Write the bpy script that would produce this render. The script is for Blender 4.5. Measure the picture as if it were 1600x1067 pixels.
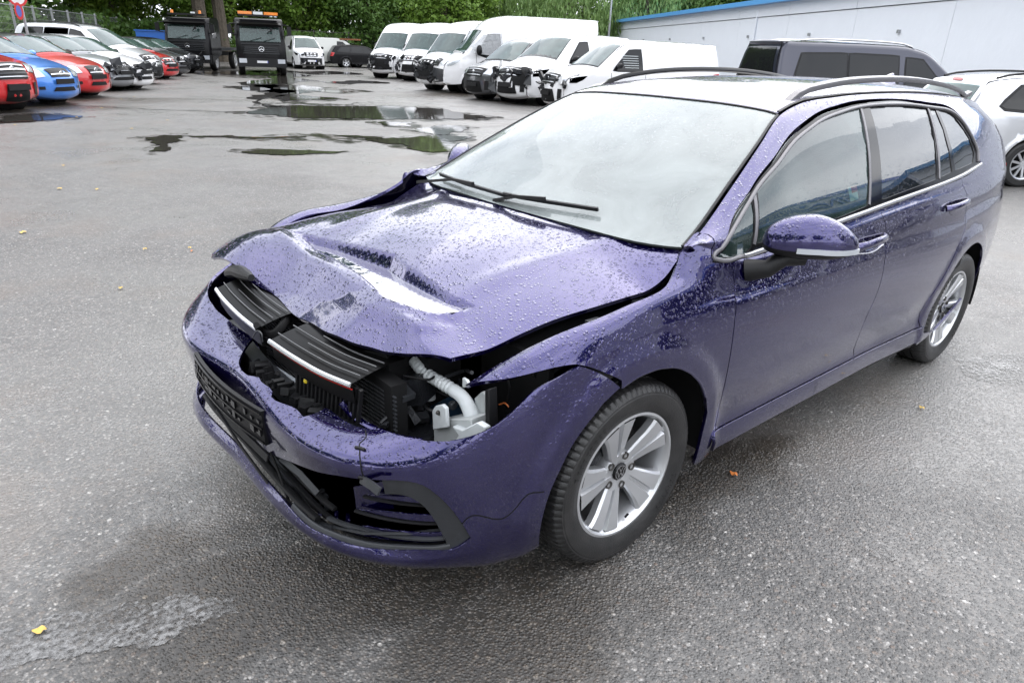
import bpy, bmesh, math, random
import numpy as np
from mathutils import Vector, Matrix
from mathutils.geometry import delaunay_2d_cdt
for o in list(bpy.data.objects): bpy.data.objects.remove(o)
SC=bpy.context.scene; COL=SC.collection
rad=math.radians
# ------------------------------------------------------------------ camera
cam=bpy.data.cameras.new('camera'); co=bpy.data.objects.new('camera',cam); COL.objects.link(co); SC.camera=co
cam.sensor_width=36; cam.lens=24.0686; cam.clip_start=.05; cam.clip_end=2000
co.matrix_world=Matrix([[-0.765647, -0.225278, 0.602524, 1.491436], [0.642232, -0.32068, 0.696206, 2.005607], [0.036377, 0.920008, 0.390208, 1.537296], [0.0, 0.0, 0.0, 1.0]])
# ------------------------------------------------------------------ world and light
W=bpy.data.worlds.new('World'); SC.world=W; W.use_nodes=True
nt=W.node_tree; nt.nodes.clear()
SUN_EL,SUN_AZ=rad(52),rad(250)
sky=nt.nodes.new('ShaderNodeTexSky'); sky.sky_type='NISHITA'; sky.sun_disc=False
sky.sun_elevation=SUN_EL; sky.sun_rotation=SUN_AZ; sky.air_density=1.0; sky.dust_density=3.0
tc=nt.nodes.new('ShaderNodeTexCoord'); mp=nt.nodes.new('ShaderNodeMapping'); mp.inputs['Scale'].default_value=(1,1,2.2)
nz=nt.nodes.new('ShaderNodeTexNoise'); nz.inputs['Scale'].default_value=2.1; nz.inputs['Detail'].default_value=6; nz.inputs['Roughness'].default_value=.55
cr_=nt.nodes.new('ShaderNodeValToRGB'); cr_.color_ramp.elements[0].position=.34; cr_.color_ramp.elements[1].position=.68
cr_.color_ramp.elements[0].color=(7.6,8.0,8.9,1); cr_.color_ramp.elements[1].color=(14.5,14.6,15.0,1)
mx=nt.nodes.new('ShaderNodeMix'); mx.data_type='RGBA'; mx.inputs[0].default_value=.90
bg=nt.nodes.new('ShaderNodeBackground'); bg.inputs['Strength'].default_value=.11
wo=nt.nodes.new('ShaderNodeOutputWorld')
lk=nt.links.new
lk(tc.outputs['Generated'],mp.inputs[0]); lk(mp.outputs[0],nz.inputs['Vector']); lk(nz.outputs['Fac'],cr_.inputs[0])
lk(sky.outputs[0],mx.inputs[6]); lk(cr_.outputs[0],mx.inputs[7]); lk(mx.outputs[2],bg.inputs[0]); lk(bg.outputs[0],wo.inputs[0])
sl=bpy.data.lights.new('sun','SUN'); sl.energy=.6; sl.angle=rad(80); sl.color=(1,.97,.93)
so=bpy.data.objects.new('sun',sl); COL.objects.link(so)
_d=Vector((math.sin(SUN_AZ)*math.cos(SUN_EL),math.cos(SUN_AZ)*math.cos(SUN_EL),math.sin(SUN_EL)))
so.rotation_euler=(-_d).to_track_quat('-Z','Y').to_euler()
SC.view_settings.view_transform='Standard'; SC.view_settings.look='None'; SC.view_settings.gamma=1
SC.view_settings.use_curve_mapping=False; SC.view_settings.exposure=1.18
SC.render.engine='CYCLES'
try:
    SC.cycles.max_bounces=8; SC.cycles.transparent_max_bounces=16; SC.cycles.caustics_reflective=False; SC.cycles.caustics_refractive=False
except Exception: pass
# ------------------------------------------------------------------ basic helpers
def tag(o,label=None,cat=None,group=None,kind=None):
    for k,v in (('label',label),('category',cat),('group',group),('kind',kind)):
        if v: o[k]=v
    return o
def empty(name,loc=(0,0,0),rz=0,**k):
    o=bpy.data.objects.new(name,None); COL.objects.link(o); o.location=loc; o.rotation_euler=(0,0,rz); o.empty_display_size=.2
    return tag(o,**k)
def mo(name,V,F,mat,parent=None,N=None,smooth=True,sharp=None):
    me=bpy.data.meshes.new(name); me.from_pydata([tuple(map(float,v)) for v in V],[],F); me.update()
    me.materials.append(mat)
    if smooth: me.polygons.foreach_set('use_smooth',[True]*len(me.polygons))
    if N is not None: me.normals_split_custom_set_from_vertices([tuple(map(float,n)) for n in N])
    elif smooth and sharp:
        me.set_sharp_from_angle(angle=rad(sharp))
    o=bpy.data.objects.new(name,me); COL.objects.link(o)
    if parent: o.parent=parent
    return o
class MB:
    """mesh builder"""
    def __init__(s): s.V=[]; s.F=[]
    def add(s,V,F):
        b=len(s.V); s.V+= [tuple(v) for v in V]; s.F+=[tuple(i+b for i in f) for f in F]; return s
    def box(s,c,d,R=None,taper=1):
        cx,cy,cz=c; V=[]
        for z in (-1,1):
            k=taper if z>0 else 1
            for x,y in ((-1,-1),(1,-1),(1,1),(-1,1)):
                v=Vector((x*d[0]/2*k,y*d[1]/2*k,z*d[2]/2))
                if R: v=R@v
                V.append((cx+v.x,cy+v.y,cz+v.z))
        return s.add(V,[(3,2,1,0),(4,5,6,7),(0,1,5,4),(1,2,6,5),(2,3,7,6),(3,0,4,7)])
    def tube(s,P,r,n=10,cap=True):
        P=[Vector(p) for p in P]; rs=r if isinstance(r,(list,tuple)) else [r]*len(P)
        t0=(P[1]-P[0]).normalized(); a=t0.orthogonal().normalized(); V=[];F=[]
        for i,p in enumerate(P):
            t=(P[min(i+1,len(P)-1)]-P[max(i-1,0)]).normalized(); a=(a-t*a.dot(t)).normalized(); b=t.cross(a)
            for k in range(n):
                q=2*math.pi*k/n; V.append(p+(a*math.cos(q)+b*math.sin(q))*rs[i])
        for i in range(len(P)-1):
            for k in range(n): F.append((i*n+k,i*n+(k+1)%n,(i+1)*n+(k+1)%n,(i+1)*n+k))
        if cap: F.append(tuple(range(n))[::-1]); F.append(tuple(range((len(P)-1)*n,len(P)*n)))
        return s.add(V,F)
    def lathe(s,prof,n=48,axis='y',c=(0,0,0)):
        V=[];F=[];m=len(prof)
        for i in range(n):
            q=2*math.pi*i/n; cs,sn=math.cos(q),math.sin(q)
            for (r,h) in prof:
                V.append((c[0]+r*cs,c[1]+h,c[2]+r*sn) if axis=='y' else (c[0]+r*cs,c[1]+r*sn,c[2]+h))
        for i in range(n):
            for j in range(m-1):
                a=i*m+j; b=((i+1)%n)*m+j; F.append((a,a+1,b+1,b))
        return s.add(V,F)
    def sweep(s,P,Nr,sec,closed=False,cap=True):
        """sweep 2d section (side,normal) along P with normals Nr"""
        P=[Vector(p) for p in P]; Nr=[Vector(q) for q in Nr]; n=len(P); m=len(sec); V=[];F=[]
        for i in range(n):
            t=(P[(i+1)%n if closed else min(i+1,n-1)]-P[(i-1)%n if closed else max(i-1,0)]).normalized()
            nn=(Nr[i]-t*Nr[i].dot(t)).normalized(); b=t.cross(nn)
            for (u,v) in sec: V.append(P[i]+b*u+nn*v)
        for i in range(n if closed else n-1):
            j=(i+1)%n
            for k in range(m): F.append((i*m+k,j*m+k,j*m+(k+1)%m,i*m+(k+1)%m))
        if cap and not closed: F.append(tuple(range(m))); F.append(tuple(range((n-1)*m,n*m))[::-1])
        return s.add(V,F)
    def obj(s,name,mat,parent=None,smooth=True,sharp=35):
        me=bpy.data.meshes.new(name); me.from_pydata([tuple(map(float,v)) for v in s.V],[],s.F); me.update()
        bm=bmesh.new(); bm.from_mesh(me); bmesh.ops.recalc_face_normals(bm,faces=bm.faces); bm.to_mesh(me); bm.free()
        me.materials.append(mat)
        if smooth:
            me.polygons.foreach_set('use_smooth',[True]*len(me.polygons)); me.set_sharp_from_angle(angle=rad(sharp))
        o=bpy.data.objects.new(name,me); COL.objects.link(o)
        if parent: o.parent=parent
        return o
def smooth_path(P,k=6):
    P=[np.array(p,float) for p in P]
    if len(P)<3: return P
    out=[]
    for i in range(len(P)-1):
        p0=P[i-1] if i>0 else 2*P[0]-P[1]; p1,p2=P[i],P[i+1]; p3=P[i+2] if i+2<len(P) else 2*P[-1]-P[-2]
        for j in range(k):
            t=j/k; out.append(.5*((2*p1)+(-p0+p2)*t+(2*p0-5*p1+4*p2-p3)*t*t+(-p0+3*p1-3*p2+p3)*t**3))
    out.append(P[-1]); return out

# ------------------------------------------------------------------ body surface functions
def cr(xs, ys, x):
    """vectorised cubic Hermite (finite-difference tangents) interpolation; ys (n,...)"""
    xs=np.asarray(xs,float); ys=np.asarray(ys,float); x=np.asarray(x,float)
    if xs[0]>xs[-1]: xs=xs[::-1]; ys=ys[::-1]
    d=(ys[1:]-ys[:-1])/(xs[1:]-xs[:-1]).reshape((-1,)+(1,)*(ys.ndim-1))
    h=(xs[1:]-xs[:-1]).reshape((-1,)+(1,)*(ys.ndim-1))
    m=np.empty_like(ys); m[0]=d[0]; m[-1]=d[-1]
    m[1:-1]=(d[:-1]*h[1:]+d[1:]*h[:-1])/(h[:-1]+h[1:])
    i=np.clip(np.searchsorted(xs,x)-1,0,len(xs)-2)
    H=(xs[i+1]-xs[i]); t=(x-xs[i])/H
    t=np.clip(t,-.3,1.3)
    sh=t.shape+(1,)*(ys.ndim-1); t=t.reshape(sh); H=H.reshape(sh)
    return ((1+2*t)*(1-t)**2*ys[i]+t*(1-t)**2*H*m[i]+t*t*(3-2*t)*ys[i+1]+t*t*(t-1)*H*m[i+1])
def sstep(a,b,x):
    t=np.clip((np.asarray(x,float)-a)/(b-a),0,1); return t*t*(3-2*t)
# ---------- lower body side: L(x,s), s 0..8
def _lt():
    xs=[-3.76,-3.68,-3.55,-3.35,-3.05,-2.6,-1.6,-.9,-.5,-.36,-.28,-.2,.1,.3,.42,.52,.64]
    W={-3.76:.62,-3.68:.72,-3.55:.815,-3.35:.895,-3.05:.955,-2.6:.993}
    rows=[]
    for x in xs:
        zb=.93+.045*(-x-.4); w=W.get(x,1)
        base=[(.815,.165),(.862,.215),(.878,.40),(.893,.57),(.892,.71),(.877,.80),(.858,zb-.085),(.838,zb-.045),(.824,zb-.02)]
        if x<-3: 
            base=[(.83,.22),(.86,.30),(.878,.42),(.893,.57),(.892,.71),(.879,.82),(.860,zb-.085),(.838,zb-.045),(.824,zb-.02)]
        if x==-.36: base[6:]=[(.852,.880),(.832,.925),(.80,.985)]
        if x==-.28: base[6:]=[(.852,.880),(.822,.935),(.782,1.005)]
        if x==-.2: base[6:]=[(.850,.884),(.815,.925),(.785,.962)]
        if x==.1: base[5:]=[(.878,.80),(.852,.862),(.815,.874),(.775,.860)]
        if x==.3: base[3:]=[(.889,.57),(.884,.68),(.869,.765),(.838,.822),(.80,.838),(.762,.825)]
        if x==.42: base[2:]=[(.868,.4),(.878,.55),(.870,.65),(.850,.725),(.815,.775),(.775,.788),(.735,.775)]
        if x==.52: base[1:]=[(.80,.22),(.82,.38),(.835,.52),(.832,.61),(.815,.672),(.775,.716),(.735,.727),(.69,.716)]
        if x==.64: base[1:]=[(.74,.22),(.76,.38),(.775,.50),(.77,.56),(.755,.61),(.72,.643),(.68,.655),(.63,.650)]
        if x==-.5: base[7:]=[(.832,.912),(.812,.942)]
        rows.append([(y*w,z) for y,z in base])
    return np.array(xs),np.array(rows)
LX,LT=_lt()
def L(x,s):
    x=np.atleast_1d(np.asarray(x,float)); s=np.atleast_1d(np.asarray(s,float))
    row=cr(LX,LT,x)                       # (n,9,2)
    sg=np.arange(9.)
    # interpolate along s per row
    i=np.clip(np.floor(s).astype(int),0,7); t=s-i; n=np.arange(len(s))
    P=lambda k: row[n,np.clip(k,0,8)]
    p0,p1,p2,p3=P(i-1),P(i),P(i+1),P(i+2)
    m1=(p2-p0)/2; m2=(p3-p1)/2
    t=t[:,None]
    q=(1+2*t)*(1-t)**2*p1+t*(1-t)**2*m1+t*t*(3-2*t)*p2+t*t*(t-1)*m2
    y,z=q[:,0],q[:,1]
    for cx in (0,-2.669):
        r=np.hypot(x-cx,z-.316)
        y=y+.010*(1-sstep(.42,.478,r))*(r<.6)-.03*(1-sstep(.36,.40,r))*(r<.6)*0
    # shoulder crease and lower door crease
    y=y-.009*sstep(5.15,5.42,s)*sstep(7.6,6.0,s)*sstep(-.05,-.5,x)
    y=y+.007*sstep(2.75,2.25,s)*sstep(1.7,2.1,s)*sstep(-.4,-.8,x)*sstep(-2.3,-1.9,x)
    # door recess above sill
    y=y-.010*sstep(.52,.38,z)*sstep(.30,.36,z)*sstep(-.38,-.55,x)*sstep(-2.35,-2.15,x)
    return np.stack([x,y,z],1)
# ---------- greenhouse: G(x,s) s 0..2
GX=[-3.62,-3.5,-3.3,-3.0,-2.6,-2.0,-1.5,-1.2,-1.05,-.85,-.6,-.32,-.2]
GC=[(.50,1.24),(.53,1.28),(.545,1.345),(.553,1.39),(.555,1.415),(.555,1.425),(.555,1.412),(.560,1.388),(.577,1.352),(.630,1.262),(.690,1.135),(.755,.985),(.775,.935)]
GZ=[1.37,1.395,1.42,1.44,1.46,1.467,1.455,1.432,1.408,1.33,1.215,1.045,.98]
def G(x,s):
    x=np.atleast_1d(np.asarray(x,float)); s=np.atleast_1d(np.asarray(s,float))
    c=cr(GX,GC,x); zt=cr(GX,GZ,x); b=L(x,np.full(x.shape,8.))
    acc=0; W=0
    for ds,w in ((-.09,1),(-.045,2),(0,3),(.045,2),(.09,1)):
        ss=np.clip(s+ds,0,None)
        a=np.clip(ss,0,1); bu=.030*4*a*(1-a)
        y=b[:,1]+(c[:,0]-b[:,1])*a+bu*.86; z=b[:,2]+(c[:,1]-b[:,2])*a+bu*.45
        q=np.clip(ss-1,0,3)
        yt=c[:,0]*(1-q); ztp=c[:,1]+(zt-c[:,1])*(1-np.abs(1-q)**2.3)
        top=ss>1
        y=np.where(top,yt,y); z=np.where(top,ztp,z)
        edge=(s<.09)&(ds<0)
        acc=acc+w*np.stack([x,y,z],1); W+=w
    r=acc/W
    e=np.clip(s/.09,0,1)[:,None]
    a=np.clip(s,0,1); bu=.030*4*a*(1-a)
    raw=np.stack([x,b[:,1]+(c[:,0]-b[:,1])*a+bu*.86,b[:,2]+(c[:,1]-b[:,2])*a+bu*.45],1)
    return np.where(s[:,None]<.09,raw*(1-e)+r*e,r)
# ---------- hood base heightfield
HZX=[-.4,-.3,0,.2,.33,.42,.50,.57,.64,.72,.8]
HZ=[.995,.985,.952,.915,.880,.852,.835,.790,.735,.66,.58]
# pool polygon in (x,y) and level
POOLZ=.832
POOL=[(0.433, -0.53), (0.367, -0.296), (0.335, -0.069), (0.324, 0.02), (0.345, 0.139), (0.361, 0.409), (0.343, 0.5), (0.408, 0.485), (0.462, 0.459), (0.486, 0.364), (0.506, 0.264), (0.496, 0.193), (0.47, 0.04), (0.457, -0.122), (0.454, -0.33)]
def polydist(P,x,y):
    """signed distance (neg inside) to polygon"""
    P=np.array(P); x=np.asarray(x); y=np.asarray(y)
    d=np.full(x.shape,9.); ins=np.zeros(x.shape,bool)
    for (ax,ay),(bx,by) in zip(P,np.roll(P,-1,0)):
        ex,ey=bx-ax,by-ay; t=np.clip(((x-ax)*ex+(y-ay)*ey)/(ex*ex+ey*ey),0,1)
        d=np.minimum(d,np.hypot(x-ax-t*ex,y-ay-t*ey))
        c=((ay>y)!=(by>y))&(x<(bx-ax)*(y-ay)/((by-ay)+1e-12)+ax); ins^=c
    return np.where(ins,-d,d)
def hood_base(x,y):
    x=np.asarray(x,float); y=np.asarray(y,float)
    sh=.11*sstep(-.1,-.6,y)*sstep(.35,.7,x)+.06*sstep(.2,.6,y)*sstep(.4,.55,x)   # front right corner kept forward
    z=cr(HZX,HZ,x-sh*.9)-.088*(1-.8*sstep(-.10,-.34,x))*(np.abs(y)/.74)**2.6+.075*sstep(-.25,-.72,y)*sstep(-.1,.55,x)
    # bonnet swage lines
    for s in (-1,1):
        yl=s*(.50-.12*(x+.3)*(x<.5)-.0)
        z=z+.007*np.exp(-((y-yl)/.05)**2)*sstep(.45,.2,x)
    return z
def hood(x,y):
    x=np.asarray(x,float); y=np.asarray(y,float)
    z=hood_base(x,y)
    d=polydist(POOL,x,y)
    k=sstep(.004,-.030,d)
    z=z*(1-k)+(POOLZ-.010)*k
    z=np.where(d>0,np.maximum(z,POOLZ+.005-.55*np.clip(d-.006,0,1)),z)
    z=z+.010*np.exp(-((d-.055)/.03)**2)*sstep(.42,.50,x)  # raised crumple in front of the dent
    return z
def H(x,y):
    x=np.atleast_1d(x);y=np.atleast_1d(y)
    return np.stack([x,y,hood(x,y)],1)
# ---------- bumper: B(t,v)  t = plan parameter -1..1 (sign y), v 0..9
BP=[(0,.905,0),(.12,.902,.20),(.25,.885,.40),(.36,.848,.56),(.45,.79,.67),(.55,.70,.765),(.65,.60,.822),(.76,.48,.862),(.87,.35,.884),(1.0,.08,.892)]
_bt=[b[0] for b in BP]; _bp=[(b[1],b[2]) for b in BP]
# profile rows: list of (off,z) for v=0..8 at t stations
BV={0:[(.10,.190),(.03,.200),(.0,.235),(.03,.30),(.035,.40),(.025,.50),(.035,.555),(.075,.578),(.13,.592)],
 .25:[(.10,.190),(.03,.200),(.0,.235),(.028,.30),(.028,.40),(.012,.49),(.015,.535),(.06,.560),(.12,.575)],
 .45:[(.10,.19),(.045,.205),(.015,.245),(.03,.30),(.022,.40),(.004,.50),(.006,.555),(.040,.585),(.09,.605)],
 .60:[(.10,.18),(.05,.20),(.025,.245),(.022,.30),(.012,.40),(.0,.50),(.0,.58),(.018,.625),(.05,.655)],
 .76:[(.08,.16),(.045,.185),(.025,.24),(.012,.33),(.005,.42),(.0,.52),(.0,.61),(.006,.68),(.022,.72)],
 .88:[(.07,.17),(.042,.20),(.025,.25),(.010,.35),(.003,.44),(-.0005,.54),(.0,.64),(.008,.72),(.020,.775)],
 1.0:[(.07,.17),(.040,.20),(.022,.25),(.008,.35),(.002,.44),(-.001,.54),(.0,.64),(.008,.74),(.020,.80)]}
_bv=sorted(BV); _bvt=np.array([BV[k]+[(2*BV[k][8][0]-BV[k][7][0]+.02,BV[k][8][1]+.012)] for k in _bv],float)
def B(t,v):
    t=np.atleast_1d(np.asarray(t,float)); v=np.atleast_1d(np.asarray(v,float))
    sg=np.where(t<0,-1.,1.); a=np.abs(t)
    bt=np.array([-_bt[1]]+_bt); bp=np.array([(_bp[1][0],-_bp[1][1])]+_bp)
    p=cr(bt,bp,a); e=1e-3; q=cr(bt,bp,a+e)-cr(bt,bp,a-e)
    n=np.stack([q[:,1],-q[:,0]],1); n/=np.linalg.norm(n,axis=1)[:,None]+1e-12
    bs=np.array([-_bv[1]]+_bv); bb=np.concatenate([_bvt[1:2],_bvt])
    row=cr(bs,bb,a); i=np.clip(np.floor(v).astype(int),0,8); tt=(v-i)[:,None]; m=np.arange(len(v))
    P=lambda k: row[m,np.clip(k,0,9)]
    p0,p1,p2,p3=P(i-1),P(i),P(i+1),P(i+2)
    o=(1+2*tt)*(1-tt)**2*p1+tt*(1-tt)**2*(p2-p0)/2+tt*tt*(3-2*tt)*p2+tt*tt*(tt-1)*(p3-p1)/2
    x=p[:,0]-n[:,0]*o[:,0]; y=p[:,1]-n[:,1]*o[:,0]; z=o[:,1]
    r=np.hypot(x,z-.316); y=y+.010*(1-sstep(.42,.478,r))*(x<.5)*(a>.7)
    # damage: right half dragged slightly out
    ys=y*sg; k=sstep(.05,.5,-ys)
    return np.stack([x+.045*k,ys-.012*k,z+.02*k],1)

def BS(x,s):
    x=np.atleast_1d(np.asarray(x,float)); s=np.atleast_1d(np.asarray(s,float))
    return np.where((s<8)[:,None],L(x,np.minimum(s,8)),G(x,np.maximum(s-8,0)))
def BSR(x,s):
    P=BS(x,s); k=sstep(0,.5,P[:,0])*sstep(2.5,6,s)
    P[:,2]+=.045*k; P[:,1]=-P[:,1]-.0*k; return P
D={'dlo':[[(-0.36,7.299),(-0.482,8.519),(-0.683,8.756),(-0.912,8.792),(-1.157,8.834),(-1.404,8.891),(-1.69,8.921),(-2.06,8.907),(-2.367,8.864),(-2.604,8.824),(-2.708,8.701),(-2.754,8.526),(-2.791,8.308),(-2.773,8.142)],[(-2.773,8.142),(-2.366,8.086),(-1.558,8.056),(-1.154,8.056),(-0.694,8.043),(-0.47,7.274),(-0.36,7.299)]],'cut1':[[(-0.47,7.274),(-0.47,6.245),(-0.454,5.231),(-0.438,4.13),(-0.441,2.932),(-0.473,1.708),(-0.472,1.466)]],'cut2':[[(-1.558,8.056),(-1.584,5.944),(-1.562,4.56),(-1.543,3.501),(-1.487,2.388),(-1.583,1.643)]],'cut3':[[(-2.454,8.09),(-2.498,5.992),(-2.497,4.847),(-2.362,3.511),(-2.208,2.127),(-2.224,1.641)]],'sill':[[(-0.345,1.471),(-0.472,1.466),(-0.935,1.539),(-1.585,1.584),(-2.013,1.445),(-2.216,1.472)]],'fend_top':[[(0.521,7.71),(0.419,7.908),(0.305,7.203),(0.196,6.871),(0.062,6.746),(-0.052,6.516),(-0.13,6.696),(-0.207,7.53),(-0.302,8.995)],[(-0.302,8.995),(-0.385,8.966),(-0.389,8.769)]],'fend_low':[[(0.521,7.71),(0.454,6.067),(0.28,5.094)],[(0.28,5.094),(0.187,4.343),(0.125,3.902)]],'apil_in':[[(-0.266,8.089),(-0.47,8.987),(-0.636,8.993),(-0.827,9.008),(-1.054,9.025)]],'g1':[[(-0.392,7.515),(-0.505,8.54),(-0.672,8.735)],[(-0.672,8.735),(-0.6,8.133)],[(-0.6,8.133),(-0.392,7.515)]],'g2':[[(-0.712,8.694),(-0.896,8.757),(-1.151,8.788),(-1.388,8.849),(-1.653,8.876)],[(-1.653,8.876),(-1.454,8.105)],[(-1.454,8.105),(-1.149,8.099),(-0.632,8.146)],[(-0.632,8.146),(-0.712,8.694)]],'g3':[[(-1.747,8.884),(-2.044,8.881),(-2.328,8.828)],[(-2.328,8.828),(-2.163,8.144)],[(-2.163,8.144),(-1.587,8.111)],[(-1.587,8.111),(-1.747,8.884)]],'g4':[[(-2.363,8.82),(-2.426,8.805)],[(-2.426,8.805),(-2.358,8.169)],[(-2.358,8.169),(-2.202,8.15)],[(-2.202,8.15),(-2.363,8.82)]],'g5':[[(-2.459,8.804),(-2.586,8.758),(-2.638,8.68),(-2.69,8.517),(-2.72,8.313),(-2.662,8.195)],[(-2.662,8.195),(-2.401,8.172)],[(-2.401,8.172),(-2.459,8.804)]],'handles':[[(-1.326,5.685),(-1.576,5.661),(-2.234,5.92),(-2.503,5.844)]],'crease':[[(0.256,6.213),(0.323,6.445),(0.409,6.846),(0.517,7.121),(0.599,7.019),(0.68,7.05),(0.755,7.557),(0.825,7.852)]],'sil':[[(-2.938,8.235),(-3.221,5.946),(-3.324,4.604),(-3.312,3.134),(-3.019,2.745)]],'bump_top':[[(0.982,6.514),(0.912,7.738)],[(0.912,7.738),(0.87,7.636),(0.811,7.731),(0.747,7.166),(0.696,6.926),(0.626,6.994),(0.571,7.284),(0.514,7.657),(0.442,8.094),(0.373,8.042),(0.294,8.064)],[(0.294,8.064),(0.233,8.139),(0.23,7.671),(0.217,7.122)],[(0.217,7.122),(0.176,7.152),(0.115,6.642),(0.09,6.946),(0.051,6.807),(0.03,6.878),(0.003,6.479),(-0.028,6.448)],[(-0.028,6.448),(-0.059,6.759),(-0.095,7.628),(-0.134,8.43)],[(-0.134,8.43),(-0.165,8.49),(-0.274,8.468),(-0.391,8.244)]],'open':[[(0.093,3.693),(0.221,4.298),(0.305,4.667),(0.369,4.953),(0.417,5.086),(0.467,5.247),(0.511,5.331),(0.548,5.207),(0.572,4.942),(0.604,4.463),(0.636,3.842),(0.664,3.125)],[(0.664,3.125),(0.638,2.865),(0.613,2.77),(0.548,2.86),(0.484,2.712),(0.402,2.536),(0.33,2.486),(0.269,2.398),(0.205,2.524),(0.133,2.631),(0.046,2.649),(-0.072,2.589),(-0.17,2.999),(-0.214,3.555)]],'plate':[[(-0.177,5.907),(0.124,5.719),(0.098,4.101),(-0.204,4.239)]],'fogin':[[(0.472,4.852),(0.505,4.944),(0.536,4.765),(0.566,4.41),(0.6,3.77),(0.627,3.144)],[(0.627,3.144),(0.593,3.05),(0.516,2.983),(0.428,2.858),(0.349,2.778),(0.277,2.651)]],'crack':[[(0.39,7.958),(0.406,7.572),(0.401,7.135),(0.409,6.846),(0.423,6.091),(0.429,5.419),(0.433,5.166)],[(0.641,3.72),(0.656,3.895),(0.681,3.876),(0.733,3.488),(0.765,3.578),(0.803,4.065),(0.845,3.93)],[(0.268,7.427),(0.259,7.819),(0.235,8.022)]],'leftsil':[[(-0.215,3.969),(-0.214,5.022),(-0.266,6.399),(-0.311,6.808),(-0.408,7.673),(-0.44,8.26)]],'lip':[[(0.843,1.106),(0.568,2.456),(0.434,2.36),(0.317,2.196),(0.148,2.365),(-0.017,2.039),(-0.151,2.584),(-0.234,3.214)]],'fendR':[[(-0.288,8.114),(0.495,9.508),(0.485,8.462),(0.599,8.481),(0.64,8.368)]],'hood':[[(-0.32,0.725),(-0.263,0.771),(-0.206,0.775),(-0.164,0.772),(-0.05,0.75),(0.073,0.733),(0.221,0.701),(0.53,0.648)],[(0.53,0.648),(0.596,0.537),(0.634,0.419),(0.66,0.333),(0.676,0.217),(0.673,0.104),(0.676,-0.029),(0.657,-0.219),(0.679,-0.346),(0.698,-0.43),(0.706,-0.531),(0.707,-0.656)]],'hoodrear':[[(-0.32,0.725),(-0.234,0.427),(-0.217,0.112),(-0.242,-0.301),(-0.409,-0.8)]]}
# ------------------------------------------------------------------ materials
class NT:
    def __init__(s,name):
        s.m=bpy.data.materials.new(name); s.m.use_nodes=True; s.t=s.m.node_tree; s.t.nodes.clear()
        s.out=s.n('OutputMaterial'); s.tc=None
    def n(s,kind,**k):
        x=s.t.nodes.new('ShaderNode'+kind)
        for a,b in k.items(): setattr(x,a,b)
        return x
    def l(s,a,b): s.t.links.new(a,b)
    def set(s,sock,v):
        if hasattr(v,'is_linked') or isinstance(v,bpy.types.NodeSocket): s.l(v,sock)
        else:
            if sock.type=='RGBA' and len(v)==3: v=(*v,1)
            sock.default_value=v
    def obj(s):
        if not s.tc: s.tc=s.n('TexCoord')
        return s.tc.outputs['Object']
    def noise(s,scale,detail=4,rough=.55,vec=None,dist=0):
        x=s.n('TexNoise'); x.inputs['Scale'].default_value=scale; x.inputs['Detail'].default_value=detail; x.inputs['Roughness'].default_value=rough; x.inputs['Distortion'].default_value=dist
        s.l(vec or s.obj(),x.inputs['Vector']); return x.outputs['Fac']
    def vor(s,scale,feature='F1',vec=None,rnd=1):
        x=s.n('TexVoronoi',feature=feature); x.inputs['Scale'].default_value=scale; x.inputs['Randomness'].default_value=rnd
        s.l(vec or s.obj(),x.inputs['Vector']); return x
    def math(s,op,a,b=0,c=0,clamp=False):
        x=s.n('Math',operation=op,use_clamp=clamp); s.set(x.inputs[0],a); s.set(x.inputs[1],b)
        if op in('MULTIPLY_ADD','COMPARE','SMOOTH_MIN'): s.set(x.inputs[2],c)
        return x.outputs[0]
    def mr(s,v,a,b,c=0,d=1,smooth=False):
        x=s.n('MapRange'); x.interpolation_type='SMOOTHSTEP' if smooth else 'LINEAR'
        s.set(x.inputs[0],v)
        for i,q in enumerate((a,b,c,d)): s.set(x.inputs[i+1],q)
        return x.outputs[0]
    def ramp(s,v,stops):
        x=s.n('ValToRGB'); e=x.color_ramp.elements
        while len(e)<len(stops): e.new(.5)
        for q,(p,c) in zip(e,stops): q.position=p; q.color=(*c,1) if len(c)==3 else c
        s.l(v,x.inputs[0]); return x.outputs[0]
    def mix(s,f,a,b,mode='MIX'):
        x=s.n('Mix',data_type='RGBA',blend_type=mode); s.set(x.inputs[0],f); s.set(x.inputs[6],a); s.set(x.inputs[7],b); return x.outputs[2]
    def bump(s,h,dist,strength=1,normal=None):
        x=s.n('Bump'); x.inputs['Distance'].default_value=dist; s.set(x.inputs['Strength'],strength); s.l(h,x.inputs['Height'])
        if normal: s.l(normal,x.inputs['Normal'])
        return x.outputs[0]
    def bsdf(s,col,rough=.5,metal=0,nrm=None,coat=0,coat_rough=.03,spec=.5,ior=1.5,trans=0,emit=None,es=0,alpha=None,coat_nrm=None):
        b=s.n('BsdfPrincipled'); I=b.inputs
        s.set(I['Base Color'],col); s.set(I['Roughness'],rough); s.set(I['Metallic'],metal); I['IOR'].default_value=ior
        s.set(I['Specular IOR Level'],spec); s.set(I['Coat Weight'],coat); I['Coat Roughness'].default_value=coat_rough; I['Transmission Weight'].default_value=trans
        if nrm: s.l(nrm,I['Normal'])
        if coat_nrm or nrm: s.l(coat_nrm or nrm,I['Coat Normal'])
        if emit: s.set(I['Emission Color'],emit); I['Emission Strength'].default_value=es
        if alpha is not None: s.set(I['Alpha'],alpha)
        s.l(b.outputs[0],s.out.inputs[0]); return b
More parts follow.
